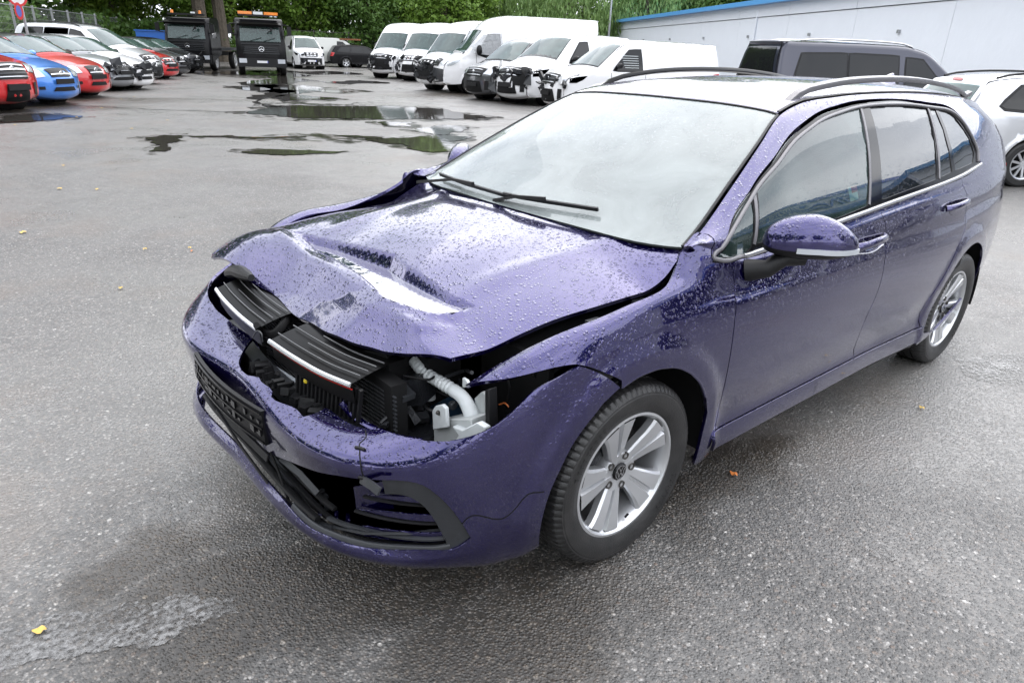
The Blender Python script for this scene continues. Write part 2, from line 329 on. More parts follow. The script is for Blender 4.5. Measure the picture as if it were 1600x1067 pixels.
def simple(name,col,rough=.5,metal=0,coat=0,spec=.5,bumps=None,var=0,vs=6,**k):
    t=NT(name); n=None; c=col
    if var: 
        f=t.noise(vs,5,.6); c=t.mix(f,tuple(x*(1-var) for x in col),tuple(min(1,x*(1+var)) for x in col))
    if bumps: n=t.bump(t.noise(bumps[0],4,.6),bumps[1])
    t.bsdf(c,rough,metal,n,coat,spec=spec,**k); return t.m
def drops(t,sc,rmin,rmax,thr=0.0):
    """height of rain beads from a voronoi; sc cells per metre"""
    v=t.vor(sc); sep=t.n('SeparateColor'); t.l(v.outputs['Color'],sep.inputs[0])
    r=t.mr(sep.outputs[0],0,1,rmin,rmax); d=t.math('DIVIDE',v.outputs['Distance'],r)
    h=t.math('SUBTRACT',1,t.math('MULTIPLY',d,d),clamp=True); h=t.math('SQRT',h)
    if thr: h=t.math('MULTIPLY',h,t.math('GREATER_THAN',sep.outputs[1],thr))
    return t.math('MULTIPLY',h,r)
def paint(name,base,base2=None,metal=.75,rough=.34,wet=True,dirt=False,coat=1.0,drop=1.0,coat_ior=1.5):
    t=NT(name)
    geo=t.n('NewGeometry'); sx=t.n('SeparateXYZ'); t.l(geo.outputs['Normal'],sx.inputs[0])
    up=t.mr(sx.outputs[2],.02,.70,.07,1)
    fl=t.noise(900,1,.5); c=t.mix(t.mr(fl,.35,.65),base,base2 or tuple(x*1.35 for x in base))
    n=None
    if wet:
        h1=drops(t,72,.12,.46,.22); h2=drops(t,165,.16,.44,.25)
        # warp bead outlines a little with noise so that they are not perfect circles
        hs=t.math('ADD',t.math('MULTIPLY',h1,1.0),t.math('MULTIPLY',h2,.42))
        dens=t.mr(t.noise(2.3,3,.6),.30,.62,.7,1.0)
        hs=t.math('MULTIPLY',t.math('MULTIPLY',hs,up),dens)
        n=t.bump(hs,.010*drop,.85)
    r=rough
    b=t.bsdf(c,r,metal,n,coat)
    b.inputs['Coat IOR'].default_value=coat_ior
    return t.m
M={}
M['paint']=paint('dark violet metallic paint',(.0052,.0020,.064),(.0105,.0040,.122),metal=.85,rough=.17,coat_ior=1.74,drop=1.05)
M['paint_side']=M['paint']
M['black_pl']=simple('black grained plastic',(.010,.010,.011),.42,spec=.28,bumps=(700,.0006))
M['grey_pl']=simple('grey wet plastic',(.032,.034,.038),.32,spec=.4,bumps=(500,.0006),var=.3,vs=30)
M['black_gl']=simple('gloss black',(.005,.005,.006),.10,spec=.25)
M['black_mt']=simple('matt black',(.006,.006,.0065),.7,spec=.25)
M['dark_part']=simple('dark engine part',(.016,.017,.020),.35,spec=.35,bumps=(60,.004),var=.5,vs=20)
M['blue_part']=simple('dark blue housing',(.012,.03,.055),.35)
M['white_pl']=simple('translucent white plastic',(.62,.65,.66),.35,bumps=(25,.003),var=.08,vs=15)
M['white_pl2']=simple('grey white plastic',(.42,.44,.44),.4,bumps=(25,.003),var=.15,vs=20)
M['chrome']=simple('chrome',(.75,.76,.78),.16,1)
M['alu_trim']=simple('satin aluminium trim',(.50,.50,.52),.22,.85,bumps=(300,.0008))
M['grey_trim']=simple('wet grey window trim',(.16,.155,.165),.2,.3,bumps=(260,.0015))
M['alloy']=simple('silver wheel paint',(.62,.63,.65),.33,.75,coat=.6,bumps=(420,.0004))
M['alloy_dark']=simple('brake metal',(.10,.095,.09),.45,.8,var=.4,vs=30)
M['red']=simple('red lens',(.45,.01,.012),.12,coat=.5)
M['amber']=simple('amber lens',(.75,.22,.02),.2,coat=.4)
M['seat']=simple('grey seat cloth',(.06,.062,.065),.85,bumps=(200,.002))
M['dash']=simple('dark dashboard',(.02,.021,.022),.6)
M['lens']=simple('clear lamp lens',(.55,.58,.62),.10,.25,coat=1)
M['silver_strip']=simple('silver mirror strip',(.55,.56,.58),.25,.6)
t=NT('tyre rubber'); n=t.bump(t.noise(180,4,.6),.0012); t.bsdf(t.mix(t.mr(t.noise(14,4,.6),.4,.7),(.014,.014,.0145),(.028,.027,.027)),.42,0,n,spec=.5); M['tyre']=t.m
def glass(name,tint,wet=0,fres=1.5,haze=0.,rough=0.,hazecol=(.75,.8,.8),spread=.5):
    t=NT(name); n=None
    if wet:
        h=t.math('ADD',drops(t,85,.10,.42,.25),t.math('MULTIPLY',drops(t,190,.10,.42,.3),.4)); n=t.bump(h,.006*wet,.8)
    tr=t.n('BsdfTransparent'); tr.inputs[0].default_value=(*tint,1)
    gl=t.n('BsdfGlossy'); gl.inputs['Roughness'].default_value=rough; gl.inputs[0].default_value=(.96,.98,1,1)
    fr=t.n('Fresnel'); fr.inputs[0].default_value=fres
    if n: t.l(n,gl.inputs['Normal']); t.l(n,fr.inputs['Normal'])
    mx=t.n('MixShader'); t.l(fr.outputs[0],mx.inputs[0]); t.l(tr.outputs[0],mx.inputs[1]); t.l(gl.outputs[0],mx.inputs[2])
    res=mx.outputs[0]
    if haze:
        df=t.n('BsdfDiffuse'); df.inputs[0].default_value=(*hazecol,1); m2=t.n('MixShader')
        hz=t.mr(t.noise(3.5,6,.65,dist=1.2),.3,.7,haze*(1-spread),haze*(1+spread)); t.l(hz,m2.inputs[0])
        t.l(tr.outputs[0],m2.inputs[1]); t.l(df.outputs[0],m2.inputs[2]); t.l(m2.outputs[0],mx.inputs[1])
    t.l(res,t.out.inputs[0]); return t.m
M['ws']=glass('misted windscreen glass',(.66,.76,.74),.25,1.55,.30,spread=.16,hazecol=(.70,.77,.76))
M['glass']=glass('wet side glass',(.44,.60,.55),.07,1.72,.05,hazecol=(.40,.66,.60))
M['privacy']=glass('privacy glass',(.05,.055,.055),.10,1.75,.012)
M['bg_glass']=glass('car glass',(.10,.16,.15),0,1.6,.08,hazecol=(.35,.5,.48))
M['bg_ws']=glass('car windscreen glass',(.14,.24,.22),0,1.5,.16,hazecol=(.26,.42,.39))
# ---- ground
STAINS=[((0.900,0.318),.75,.30),((0.603,0.530),.7,.35),((0.491,0.956),.62,.36),((1.196,-0.001),.4,.2),((-0.684,0.785),.55,.28),((-0.744,-16.689),2.5,1.2),((-2.231,-18.620),3,1.5),((-11.867,-33.098),4,2.5),((-14.018,-18.893),4,2)]
STAINS=[(a[0],a[1],b,c) for a,b,c in STAINS]
def ground_mat():
    t=NT('wet asphalt'); P=t.obj()
    big=t.noise(.35,5,.6); mid=t.noise(1.7,5,.62); fine=t.noise(40,4,.7)
    # stones
    v=t.vor(105); sep=t.n('SeparateColor'); t.l(v.outputs['Color'],sep.inputs[0])
    v2=t.vor(48); s2=t.n('SeparateColor'); t.l(v2.outputs['Color'],s2.inputs[0])
    c1=t.ramp(sep.outputs[0],[(0,(.030,.029,.029)),(.35,(.078,.076,.074)),(.62,(.135,.13,.125)),(.8,(.19,.165,.145)),(.95,(.28,.265,.25)),(1,(.50,.48,.46))])
    c2=t.ramp(s2.outputs[0],[(0,(.05,.049,.049)),(.6,(.12,.117,.113)),(.84,(.22,.16,.125)),(.94,(.36,.33,.30)),(1,(.85,.82,.78))])
    core=t.mr(v2.outputs['Distance'],.32,.42,1,0); pick=t.math('MULTIPLY',t.math('GREATER_THAN',s2.outputs[1],.60),core)
    col=t.mix(pick,c1,c2)
    ed=t.mr(v.outputs['Distance'],.30,.62,1,.35); col=t.mix(1,col,t.mix(ed,(.10,.10,.10),(1,1,1)),'MULTIPLY')
    col=t.mix(t.mr(big,.35,.65,.06,.56),col,t.mix(mid,(.17,.165,.157),(.28,.272,.26)))
    brown=t.math('MULTIPLY',t.mr(t.noise(.8,5,.65),.52,.70),.40); col=t.mix(brown,col,(.15,.115,.09))
    st=t.n('VectorMath',operation='ADD'); nv=t.n('TexNoise'); nv.inputs['Scale'].default_value=2.2; nv.inputs['Detail'].default_value=5; t.l(P,nv.inputs['Vector']); sc_=t.n('VectorMath',operation='SCALE'); sc_.inputs[3].default_value=.9; t.l(nv.outputs['Color'],sc_.inputs[0]); t.l(P,st.inputs[0]); t.l(sc_.outputs[0],st.inputs[1])
    stain=None
    for (cx,cy,rx,ry) in STAINS:
        s1=t.n('VectorMath',operation='SUBTRACT'); t.l(st.outputs[0],s1.inputs[0]); s1.inputs[1].default_value=(cx+.45,cy+.45,.45)
        s2_=t.n('VectorMath',operation='MULTIPLY'); t.l(s1.outputs[0],s2_.inputs[0]); s2_.inputs[1].default_value=(1/rx,1/ry,0)
        s3=t.n('VectorMath',operation='LENGTH'); t.l(s2_.outputs[0],s3.inputs[0]); v_=t.mr(s3.outputs['Value'],.45,1.05,1,0,True); stain=v_ if stain is None else t.math('MAXIMUM',stain,v_)
    grime=t.mix(mid,(.20,.155,.11),(.38,.32,.25)); col=t.mix(t.math('MULTIPLY',stain,.9),col,t.mix(1,col,grime,'MULTIPLY'))
    wetness=t.mr(t.math('ADD',t.math('MULTIPLY',big,.7),t.math('MULTIPLY',mid,.3)),.40,.60,0,1,True)
    rough=t.mr(wetness,0,1,.55,.26); rough=t.math('ADD',rough,t.mr(fine,.3,.7,-.06,.06))
    h=t.math('ADD',t.math('MULTIPLY',t.mr(v.outputs['Distance'],0,.6,1,0),1.0),t.math('MULTIPLY',t.math('MULTIPLY',t.mr(v2.outputs['Distance'],0,.5,1,0),pick),.6))
    h=t.math('ADD',h,t.math('MULTIPLY',t.noise(300,2,.6),.35))
    h=t.math('ADD',h,t.math('MULTIPLY',t.noise(6,4,.6),1.2))
    n=t.bump(h,.0052,t.mr(wetness,0,1,1,.55))
    t.bsdf(col,rough,0,n,spec=1.0); return t.m
M['asphalt']=ground_mat()
t=NT('puddle water'); n=t.bump(t.noise(9,2,.5),.0006); 
t.bsdf(t.mix(t.noise(30,4,.6),(.030,.028,.024),(.055,.05,.045)),.025,0,n,spec=.5,ior=1.36,coat=.0); M['puddle']=t.m
t=NT('thin water film'); n=t.bump(t.math('ADD',t.noise(60,4,.7),t.math('MULTIPLY',t.noise(8,3,.5),.6)),.0016)
b=t.bsdf(t.mix(t.mr(t.noise(120,3,.6),.4,.75),(.13,.128,.126),(.24,.235,.23)),.24,0,n,spec=.8); tr=t.n('BsdfTransparent'); m=t.n('MixShader'); t.l(t.mr(t.math('ADD',t.math('MULTIPLY',t.noise(55,4,.7),.6),t.math('MULTIPLY',t.noise(5,3,.6),.4)),.40,.55,1,.05),m.inputs[0]); t.l(tr.outputs[0],m.inputs[1]); t.l(b.outputs[0],m.inputs[2]); t.l(m.outputs[0],t.out.inputs[0]); M['film']=t.m
M['crack']=simple('dark joint',(.012,.012,.012),.5)
M['leaf1']=simple('fallen yellow leaf',(.62,.42,.10),.5); M['leaf2']=simple('fallen orange leaf',(.62,.20,.05),.5)
t=NT('pooled water on bonnet'); w=t.n('TexWave',wave_type='RINGS',rings_direction='SPHERICAL'); mpn=t.n('Mapping'); mpn.inputs['Location'].default_value=(-.40,-.02,-.838); t.l(t.obj(),mpn.inputs[0]); t.l(mpn.outputs[0],w.inputs['Vector']); w.inputs['Scale'].default_value=15; w.inputs['Distortion'].default_value=.6
n=t.bump(t.noise(14,2,.5),.0012); b=t.bsdf((.016,.010,.07),.02,0,n,spec=.5,ior=2.2,coat=1,coat_rough=.0); b.inputs['Coat IOR'].default_value=2.3; M['pool']=t.m
# ------------------------------------------------------------------ curved panel builder
CEN=np.array([-1.3,0.,.55])
def crsegs(segs,step,sc):
    """smooth every segment, resample, return closed loop of 2d points (metric)"""
    out=[]
    for sg in segs:
        P=[np.array([a*sc[0],b*sc[1]]) for a,b in sg]
        Q=smooth_path(P,8) if len(P)>2 else P
        d=[0]
        for a,b in zip(Q[:-1],Q[1:]): d.append(d[-1]+np.linalg.norm(b-a))
        n=max(1,int(round(d[-1]/step)))
        for k in range(n):
            s=d[-1]*k/n; i=min(int(np.searchsorted(d,s,side='right'))-1,len(Q)-2)
            t=(s-d[i])/max(d[i+1]-d[i],1e-9); out.append(Q[i]*(1-t)+Q[i+1]*t)
    R=[out[0]]
    for q in out[1:]:
        if np.linalg.norm(q-R[-1])>step*.15: R.append(q)
    if np.linalg.norm(R[-1]-R[0])<step*.15: R.pop()
    return R
def area(L_): return .5*sum(a[0]*b[1]-b[0]*a[1] for a,b in zip(L_,L_[1:]+L_[:1]))
def inset(L_,d):
    if d==0: return L_
    sg=1 if area(L_)>0 else -1; n=len(L_); out=[]
    for i in range(n):
        a,b,c=L_[i-1],L_[i],L_[(i+1)%n]; u=(b-a)/(np.linalg.norm(b-a)+1e-9); v=(c-b)/(np.linalg.norm(c-b)+1e-9)
        m=np.array([-(u[1]+v[1]),u[0]+v[0]])*sg; l=np.linalg.norm(m)
        out.append(b+m/l*d if l>.3 else b)
    return out
def pip(P,pts):
    P=np.asarray(P); x,y=pts[:,0],pts[:,1]; r=np.zeros(len(pts),bool)
    for (ax,ay),(bx,by) in zip(P,np.roll(P,-1,0)):
        r^=((ay>y)!=(by>y))&(x<(bx-ax)*(y-ay)/((by-ay)+1e-12)+ax)
    return r
def panel(name,f,outer,mat,parent,holes=(),off=0.,step=.028,th=.012,sc=(1,.11),ins=.0026,offf=None,N=True,rings=()):
    o=inset(crsegs(outer,step,sc),ins); hs=[inset(crsegs(h,step,sc),-ins) for h in holes]
    loops=[o]+hs; pts=[];edges=[]
    for lp in loops:
        b=len(pts); pts+=[tuple(q) for q in lp]; edges+=[(b+i,b+(i+1)%len(lp)) for i in range(len(lp))]
    A=np.array(o); lo,hi=A.min(0),A.max(0)
    gx=np.arange(lo[0],hi[0],step); gy=np.arange(lo[1],hi[1],step)
    g=np.array([(x+(step/2 if j%2 else 0),y) for j,y in enumerate(gy) for x in gx]) if len(gx) and len(gy) else np.zeros((0,2))
    if len(g):
        m=pip(o,g)
        for h in hs: m&=~pip(h,g)
        g=g[m]; B_=np.array(pts)
        if len(g): d=np.min(np.hypot(g[:,None,0]-B_[None,:,0],g[:,None,1]-B_[None,:,1]),1); g=g[d>step*.55]
    ex=[]
    for rg in rings:
        rp=np.array(inset(o,rg)); 
        if len(rp):
            rp=rp[pip(o,rp)]; dd=np.min(np.hypot(rp[:,None,0]-A[None,:,0],rp[:,None,1]-A[None,:,1]),1); rp=rp[dd>rg*.7]
            if len(g) and len(rp): d=np.min(np.hypot(g[:,None,0]-rp[None,:,0],g[:,None,1]-rp[None,:,1]),1); g=g[d>step*.4]
            ex+=[Vector((float(a),float(b))) for a,b in rp]
    allp=[Vector(q) for q in pts]+ex+[Vector((float(a),float(b))) for a,b in g]
    vs,es,fs=delaunay_2d_cdt(allp,edges,[],0,1e-6)[:3]
    V2=np.array([(v.x,v.y) for v in vs]); cen=np.array([V2[list(fc)].mean(0) for fc in fs])
    m=pip(o,cen)
    for h in hs: m&=~pip(h,cen)
    F=[tuple(fc) for fc,k in zip(fs,m) if k]
    U,Vv=V2[:,0]/sc[0],V2[:,1]/sc[1]; e=2e-3
    P=f(U,Vv); Pu=f(U+e,Vv)-f(U-e,Vv); Pv=f(U,Vv+e/sc[1])-f(U,Vv-e/sc[1])
    Nn=np.cross(Pu,Pv); Nn/=np.linalg.norm(Nn,axis=1)[:,None]+1e-12
    if np.mean(np.sum(Nn*(P-CEN),1))<0: Nn=-Nn
    oo=np.full(len(P),off)
    if offf is not None: oo=oo+offf(U,Vv)
    P=P+Nn*oo[:,None]
    used=sorted({i for fc in F for i in fc}); mp_={k:i for i,k in enumerate(used)}
    F=[tuple(mp_[i] for i in fc) for fc in F]; P=P[used]; Nn=Nn[used]
    # orientation
    if F:
        fc=F[len(F)//2]; a,b,c=P[fc[0]],P[fc[1]],P[fc[2]]
        if np.dot(np.cross(b-a,c-a),Nn[fc[0]])<0: F=[t_[::-1] for t_ in F]
    V=[tuple(p_) for p_ in P]; NN=[tuple(q) for q in Nn]
    if th:
        cnt={}
        for fc in F:
            for a,b in zip(fc,fc[1:]+fc[:1]): cnt[(a,b)]=1
        bd=[(a,b) for a,b in cnt if (b,a) not in cnt]; nb={}
        # side normals: outward in surface
        for a,b in bd:
            t_=P[b]-P[a]; s_=np.cross(t_,Nn[a]); s_/=np.linalg.norm(s_)+1e-9
            for k in (a,b): nb[k]=nb.get(k,0)+s_
        ids={}
        for k,s_ in nb.items():
            s_=s_/(np.linalg.norm(s_)+1e-9); i=len(V)
            V.append(tuple(P[k])); NN.append(tuple(s_*.7+Nn[k]*.3)); V.append(tuple(P[k]+s_*.0015-Nn[k]*.003)); NN.append(tuple(s_)); V.append(tuple(P[k]-Nn[k]*th)); NN.append(tuple(s_)); ids[k]=i
        for a,b in bd:
            i,j=ids[a],ids[b]; F.append((j,i,i+1,j+1)); F.append((j+1,i+1,i+2,j+2))
    return mo(name,V,F,mat,parent,N=NN if N else None)
def surf_ribbon(name,f,uv,w,h,mat,parent,off=0.,closed=False,sc=(1,.11),k=5,sec=None,smooth=True):
    Q=smooth_path([np.array(q,float) for q in uv],k) if smooth else [np.array(q,float) for q in uv]
    Q=np.array(Q); e=2e-3
    P=f(Q[:,0],Q[:,1]); Nn=np.cross(f(Q[:,0]+e,Q[:,1])-f(Q[:,0]-e,Q[:,1]),f(Q[:,0],Q[:,1]+e/sc[1])-f(Q[:,0],Q[:,1]-e/sc[1]))
    Nn/=np.linalg.norm(Nn,axis=1)[:,None]+1e-12
    if np.mean(np.sum(Nn*(P-CEN),1))<0: Nn=-Nn
    P=P+Nn*off
    sec=sec or [(-w/2,-.004),(-w/2,h*.6),(-w*.3,h),(w*.3,h),(w/2,h*.6),(w/2,-.004)]
    return MB().sweep(P,Nn,sec,closed=closed).obj(name,mat,parent,sharp=60)
def mir(f):
    def g(a,b):
        P=f(a,b); P[:,1]*=-1; return P
    return g
def WSf(x,q):
    x=np.atleast_1d(np.asarray(x,float)); q=np.atleast_1d(np.asarray(q,float))
    P=BS(x,10-np.abs(q)); P[:,1]*=np.where(q<0,-1,1); return P
def s_of_z(x,z,f=BS):
    ss=np.linspace(0,8,400); zz=f(np.full(400,float(x)),ss)[:,2]; return float(ss[np.argmin(np.abs(zz-z))])
def arch(cx,r,a0,a1,n=14):
    out=[]
    for k in range(n+1):
        a=rad(a0+(a1-a0)*k/n); x=cx+r*math.cos(a); z=.316+r*math.sin(a); out.append((x,s_of_z(x,z)))
    return out
# ------------------------------------------------------------------ hero car
car=empty('estate_car',(0,0,0),label='dark violet metallic estate car with crushed bonnet, missing left headlight and broken front bumper',cat='car')
def hero_body():
    PT=M['paint']; D_=D
    c1,c2,c3=D_['cut1'][0],D_['cut2'][0],D_['cut3'][0]
    DT,DB=D_['dlo']; R_=lambda s: s[::-1]
    BOT=1.60
    c1=[p for p in c1 if p[1]>1.9]+[(-.462,BOT)]; c2=[p for p in c2 if p[1]>2.2]+[(-1.53,BOT)]; c3=[p for p in c3 if p[1]>2.0]+[(-2.235,BOT)]
    ar1=arch(0,.375,172,71,16)          # rear foot of the front arch up to the bumper joint
    ar1=[(-.36,1.0)]+ar1[1:]
    fl=D_['fend_low']
    fender=[D_['fend_top'][0],[D_['fend_top'][0][-1],(-.385,8.966),(-.389,8.769)],[(-.389,8.769),(-.359,7.301)],[(-.359,7.301),(-.469,7.28)],c1,[c1[-1],(-.46,.9)],[(-.46,.9),(-.36,.9)],ar1,[ar1[-1],(.125,3.902)],R_(fl[1]),R_(fl[0])]
    d1=[c1,[c1[-1],c2[-1]],R_(c2),[c2[0],(-1.154,8.056),(-.694,8.043),(-.469,7.28)]]
    d2=[c2,[c2[-1],c3[-1]],R_(c3),[c3[0],(-2.369,8.085),c2[0]]]
    ar2=arch(-2.669,.379,-8,172,26)
    c3b=c3
    sideq=[[(-.359,7.301),(-.389,8.769)],[(-.389,8.769),(-.385,8.966),(-.302,8.995)],[(-.302,8.995),(-.47,8.987),(-.636,8.993),(-.827,9.008),(-1.054,9.025)],
           [(-1.054,9.025),(-1.8,9.03),(-2.6,9.03),(-3.3,9.03),(-3.52,9.03)],[(-3.52,9.03),(-3.60,8.6),(-3.64,8.1)],[(-3.64,8.1),(-3.70,7),(-3.72,5),(-3.72,3),(-3.70,1.6)],[(-3.70,1.6),(-3.64,.6)],[(-3.64,.6),(-3.3,.5),(-3.04,.6)],
           [(-3.04,.6)]+ar2,[ar2[-1],(-2.28,1.0)],[(-2.28,1.0),(-2.24,BOT)],R_(c3b),[c3[0],(-2.55,8.10),(-2.76,8.146)],R_(DT)]
    fR=[[(.521,7.71),(.42,7.92),(.3,7.92),(.1,7.92),(-.1,7.92),(-.2,7.95),(-.302,8.995),(-.385,8.966),(-.389,8.769)]]+fender[1:]
    for sd in (1,-1):
        fB=BS if sd>0 else mir(BS)
        fF=BS if sd>0 else BSR
        panel('front_fender',fF,fender if sd>0 else fR,PT,car,step=.022)
        panel('door_card',fB,[[(-.5,3),(-2.6,3)],[(-2.6,3),(-2.6,8.0)],[(-2.6,8.2),(-1.5,8.19),(-.7,8.19),(-.5,7.6)],[(-.5,7.6),(-.5,3)]],M['black_mt'],car,off=-.022,th=0,step=.05)
        dd=panel('front_door',fB,d1,PT,car); de=panel('rear_door',fB,d2,PT,car)
        panel('body_side',fB,sideq,PT,car)
        for nm,segs,mt in (('quarter_glass',D_['g1'],'glass'),('front_door_glass',D_['g2'],'glass'),('rear_door_glass',D_['g3'],'privacy'),('quarter_glass',D_['g4'],'privacy'),('rear_side_glass',D_['g5'],'privacy')):
            panel(nm,fB,segs,M[mt],car,off=-.006,th=0,ins=-.004)
        panel('window_frame',fB,[DT,DB],M['black_gl'] if sd>0 else M['black_mt'],car,holes=[D_[g] for g in('g1','g2','g3','g4','g5')],off=-.0035,th=.006,ins=.001)
        if sd>0:
            surf_ribbon('window_trim',fB,DB[:5]+[(-.55,8.0)],.017,.006,M['alu_trim'],car,off=.001)
            surf_ribbon('window_trim',fB,[(-.55,8.0),(-.469,7.45),(-.40,7.42),(-.375,7.6),(-.47,8.40),(-.67,8.70),(-.90,8.745),(-1.157,8.79),(-1.404,8.85),(-1.69,8.885),(-2.061,8.875),(-2.368,8.83),(-2.59,8.79),(-2.69,8.68),(-2.735,8.52),(-2.765,8.31),(-2.745,8.18)],.014,.006,M['grey_trim'],car,off=0)
            for a,b in (((-.69,8.72),(-.615,8.14)),((-1.665,8.90),(-1.47,8.10)),((-2.345,8.85),(-2.19,8.13))):
                surf_ribbon('window_pillar',fB,[a,((a[0]+b[0])/2,(a[1]+b[1])/2),b],.016,.004,M['grey_trim'],car,off=-.004)
        # sill
        panel('sill',fB,[[(-.44,1.22),(-2.26,1.22)],[(-2.26,1.22),(-2.27,1.62)],[(-2.27,1.62),(-1.6,1.62),(-1,1.62),(-.44,1.62)],[(-.44,1.62),(-.44,1.22)]],PT,car,off=.004,offf=lambda u,v:.012*sstep(1.65,1.45,v))
        panel('sill_cover',fB,[[(-.44,.1),(-2.26,.1)],[(-2.26,.1),(-2.27,1.25)],[(-2.27,1.25),(-.44,1.25)],[(-.44,1.25),(-.44,.1)]],M['black_pl'],car,off=-.012)
        # wheel arch flare edge + liner
        for cx,r,a0,a1 in ((0,.377,150,72),(-2.669,.381,-5,168)):
            pts=arch(cx,r,a0,a1,18)
            surf_ribbon('arch_edge',fF if cx==0 else fB,pts,.010,.004,M['paint'],car,off=-.004,k=2)
        for cx in (0,-2.669):
            V=[];F=[];n=28
            for i in range(n+1):
                a=rad(-8+196*i/n)
                for yy in (.862,.60): V.append((cx+.392*math.cos(a),sd*yy,.316+.392*math.sin(a)))
                V.append((cx+.03*math.cos(a),sd*.59,.316+.03*math.sin(a)))
            for i in range(n): 
                b=i*3; F+=[(b,b+3,b+4,b+1),(b+1,b+4,b+5,b+2)]
            mo('wheel_arch_liner',V,F,M['black_mt'],car)
    # roof
    hd=[(-1.056,.975),(-1.01,.6),(-.985,.3),(-.98,0),(-.985,-.3),(-1.01,-.6),(-1.056,-.975)]
    rf=[hd,[(-1.056,-.975),(-2.2,-.965),(-3.4,-.965),(-3.57,-.955)],[(-3.57,-.955),(-3.60,-.5),(-3.60,0),(-3.60,.5),(-3.57,.955)],[(-3.57,.955),(-3.4,.965),(-2.2,.965),(-1.056,.975)]]
    panel('roof',WSf,rf,PT,car,sc=(1,.55),step=.04)
    ws=[[(-.305,.985),(-.245,.75),(-.215,.4),(-.205,0),(-.215,-.4),(-.245,-.75),(-.305,-.985)],[(-.305,-.985),(-.47,-.992),(-.636,-.992),(-.827,-.985),(-1.050,-.975)],R_([(a+.006,b) for a,b in hd]),[(-1.050,.975),(-.827,.985),(-.636,.992),(-.47,.992),(-.305,.985)]]
    panel('windscreen',WSf,ws,M['ws'],car,sc=(1,.62),step=.05,off=-.004,th=0)
    # ceramic band round the windscreen
    inner=[[(-.40,.915),(-.345,.6),(-.325,0),(-.345,-.6),(-.40,-.915)],[(-.40,-.915),(-.7,-.935),(-.96,-.925)],[(-.96,-.925),(-.925,-.5),(-.915,0),(-.925,.5),(-.96,.925)],[(-.96,.925),(-.7,.935),(-.40,.915)]]
    panel('windscreen_band',WSf,ws,M['dash'],car,holes=[inner],sc=(1,.62),step=.05,off=-.012,th=0)
    for sd in(1,-1): 
        surf_ribbon('windscreen_seal',WSf,[(-.31,.985*sd),(-.47,.992*sd),(-.636,.992*sd),(-.827,.988*sd),(-1.05,.982*sd)],.010,.003,M['black_pl'],car,off=-.002,sc=(1,.62))
    surf_ribbon('windscreen_seal',WSf,[(a+.002,b) for a,b in hd],.007,.0015,M['black_pl'],car,off=-.001,sc=(1,.62))
    # mirror foot and sensor block behind the glass
    MB().box((-.93,0,1.335),(.12,.16,.03),Matrix.Rotation(rad(20),3,'Y')).tube([(-.97,0,1.33),(-1.0,0,1.29)],.012).box((-1.01,0,1.265),(.03,.23,.06)).obj('interior_mirror',M['dash'],car)
    # tailgate and spoiler
    ed=[(-3.52,9.03),(-3.60,8.6),(-3.64,8.1),(-3.70,7),(-3.72,5),(-3.72,3),(-3.70,1.6),(-3.64,.6)]
    E_=BS(np.array([a for a,b in ed]),np.array([b for a,b in ed])); V=[];n=12
    for e_ in E_:
        for k in range(n+1):
            q=1-2*k/n; V.append((e_[0]-.05*(1-q*q)**.8,e_[1]*q,e_[2]+(.05*(1-q*q) if e_[2]>1.2 else 0)))
    F=[(i*(n+1)+k,(i+1)*(n+1)+k,(i+1)*(n+1)+k+1,i*(n+1)+k+1) for i in range(len(ed)-1) for k in range(n)]
    mo('tailgate',V,[f_ for f_ in F],PT,car)
    V=[(-3.585,y,z) for y,z in ((-.52,1.20),(.52,1.20))]; 
    mo('rear_window',[(-3.665,.56,1.03),(-3.665,-.56,1.03),(-3.63,-.47,1.27),(-3.63,.47,1.27)],[(0,1,2,3)],M['privacy'],car)
    for sd in(1,-1): panel('tail_light',BS if sd>0 else mir(BS),[[(-3.52,6.7),(-3.69,6.7)],[(-3.69,6.7),(-3.70,5.2)],[(-3.70,5.2),(-3.58,5.4)],[(-3.58,5.4),(-3.52,6.7)]],M['red'],car,off=.008,th=.01)
    # bonnet
    hs=D_['hood']; lf=[(-.335,.690),(-.300,.722)]+hs[0][2:]
    lf=[(-.345,.695),(-.315,.738),(-.253,.757),(-.183,.766),(-.05,.750),(.073,.731),(.221,.701),(.38,.675),(.53,.648)]
    frt=hs[1][:10]
    rt=[(.686,-.468),(.700,-.58),(.712,-.70)],[(.712,-.70),(.67,-.77),(.55,-.795)],[(.55,-.795),(.40,-.79),(.2,-.765),(0,-.755),(-.18,-.758),(-.30,-.722),(-.335,-.685)]
    rear=[(-.335,-.685),(-.27,-.5),(-.235,-.25),(-.225,0),(-.235,.25),(-.27,.5),(-.345,.695)]
    panel('bonnet',H,[lf,frt,rt[0],rt[1],rt[2],rear],PT,car,sc=(1,1),step=.0145,th=.014,ins=.001)
    pw=[tuple(q) for q in POOL]
    panel('pooled_water',lambda a,b:np.stack([a,b,np.full(np.shape(a),POOLZ)],1),[pw+[pw[0]]],M['pool'],car,sc=(1,1),step=.03,th=0,ins=.004)
    # dark structure under bonnet and cowl
    def under(a,b): 
        a=np.atleast_1d(a);b=np.atleast_1d(b); P=np.stack([a,b,hood_base(a,b)-.085],1); return P
    panel('bonnet_frame',under,[[(-.3,.70),(.05,.70),(.30,.66)],[(.30,.66),(.34,.30)],[(.34,.30),(.50,.20)],[(.50,.20),(.52,0),(.50,-.6)],[(.50,-.6),(-.3,-.72)],[(-.3,-.72),(-.3,.70)]],M['black_mt'],car,sc=(1,1),step=.08,th=0)
    def cowl(a,b): 
        a=np.atleast_1d(a);b=np.atleast_1d(b); return np.stack([a,b,.955-.30*(a+.30)-.02*(b/.7)**2+.0*a],1)
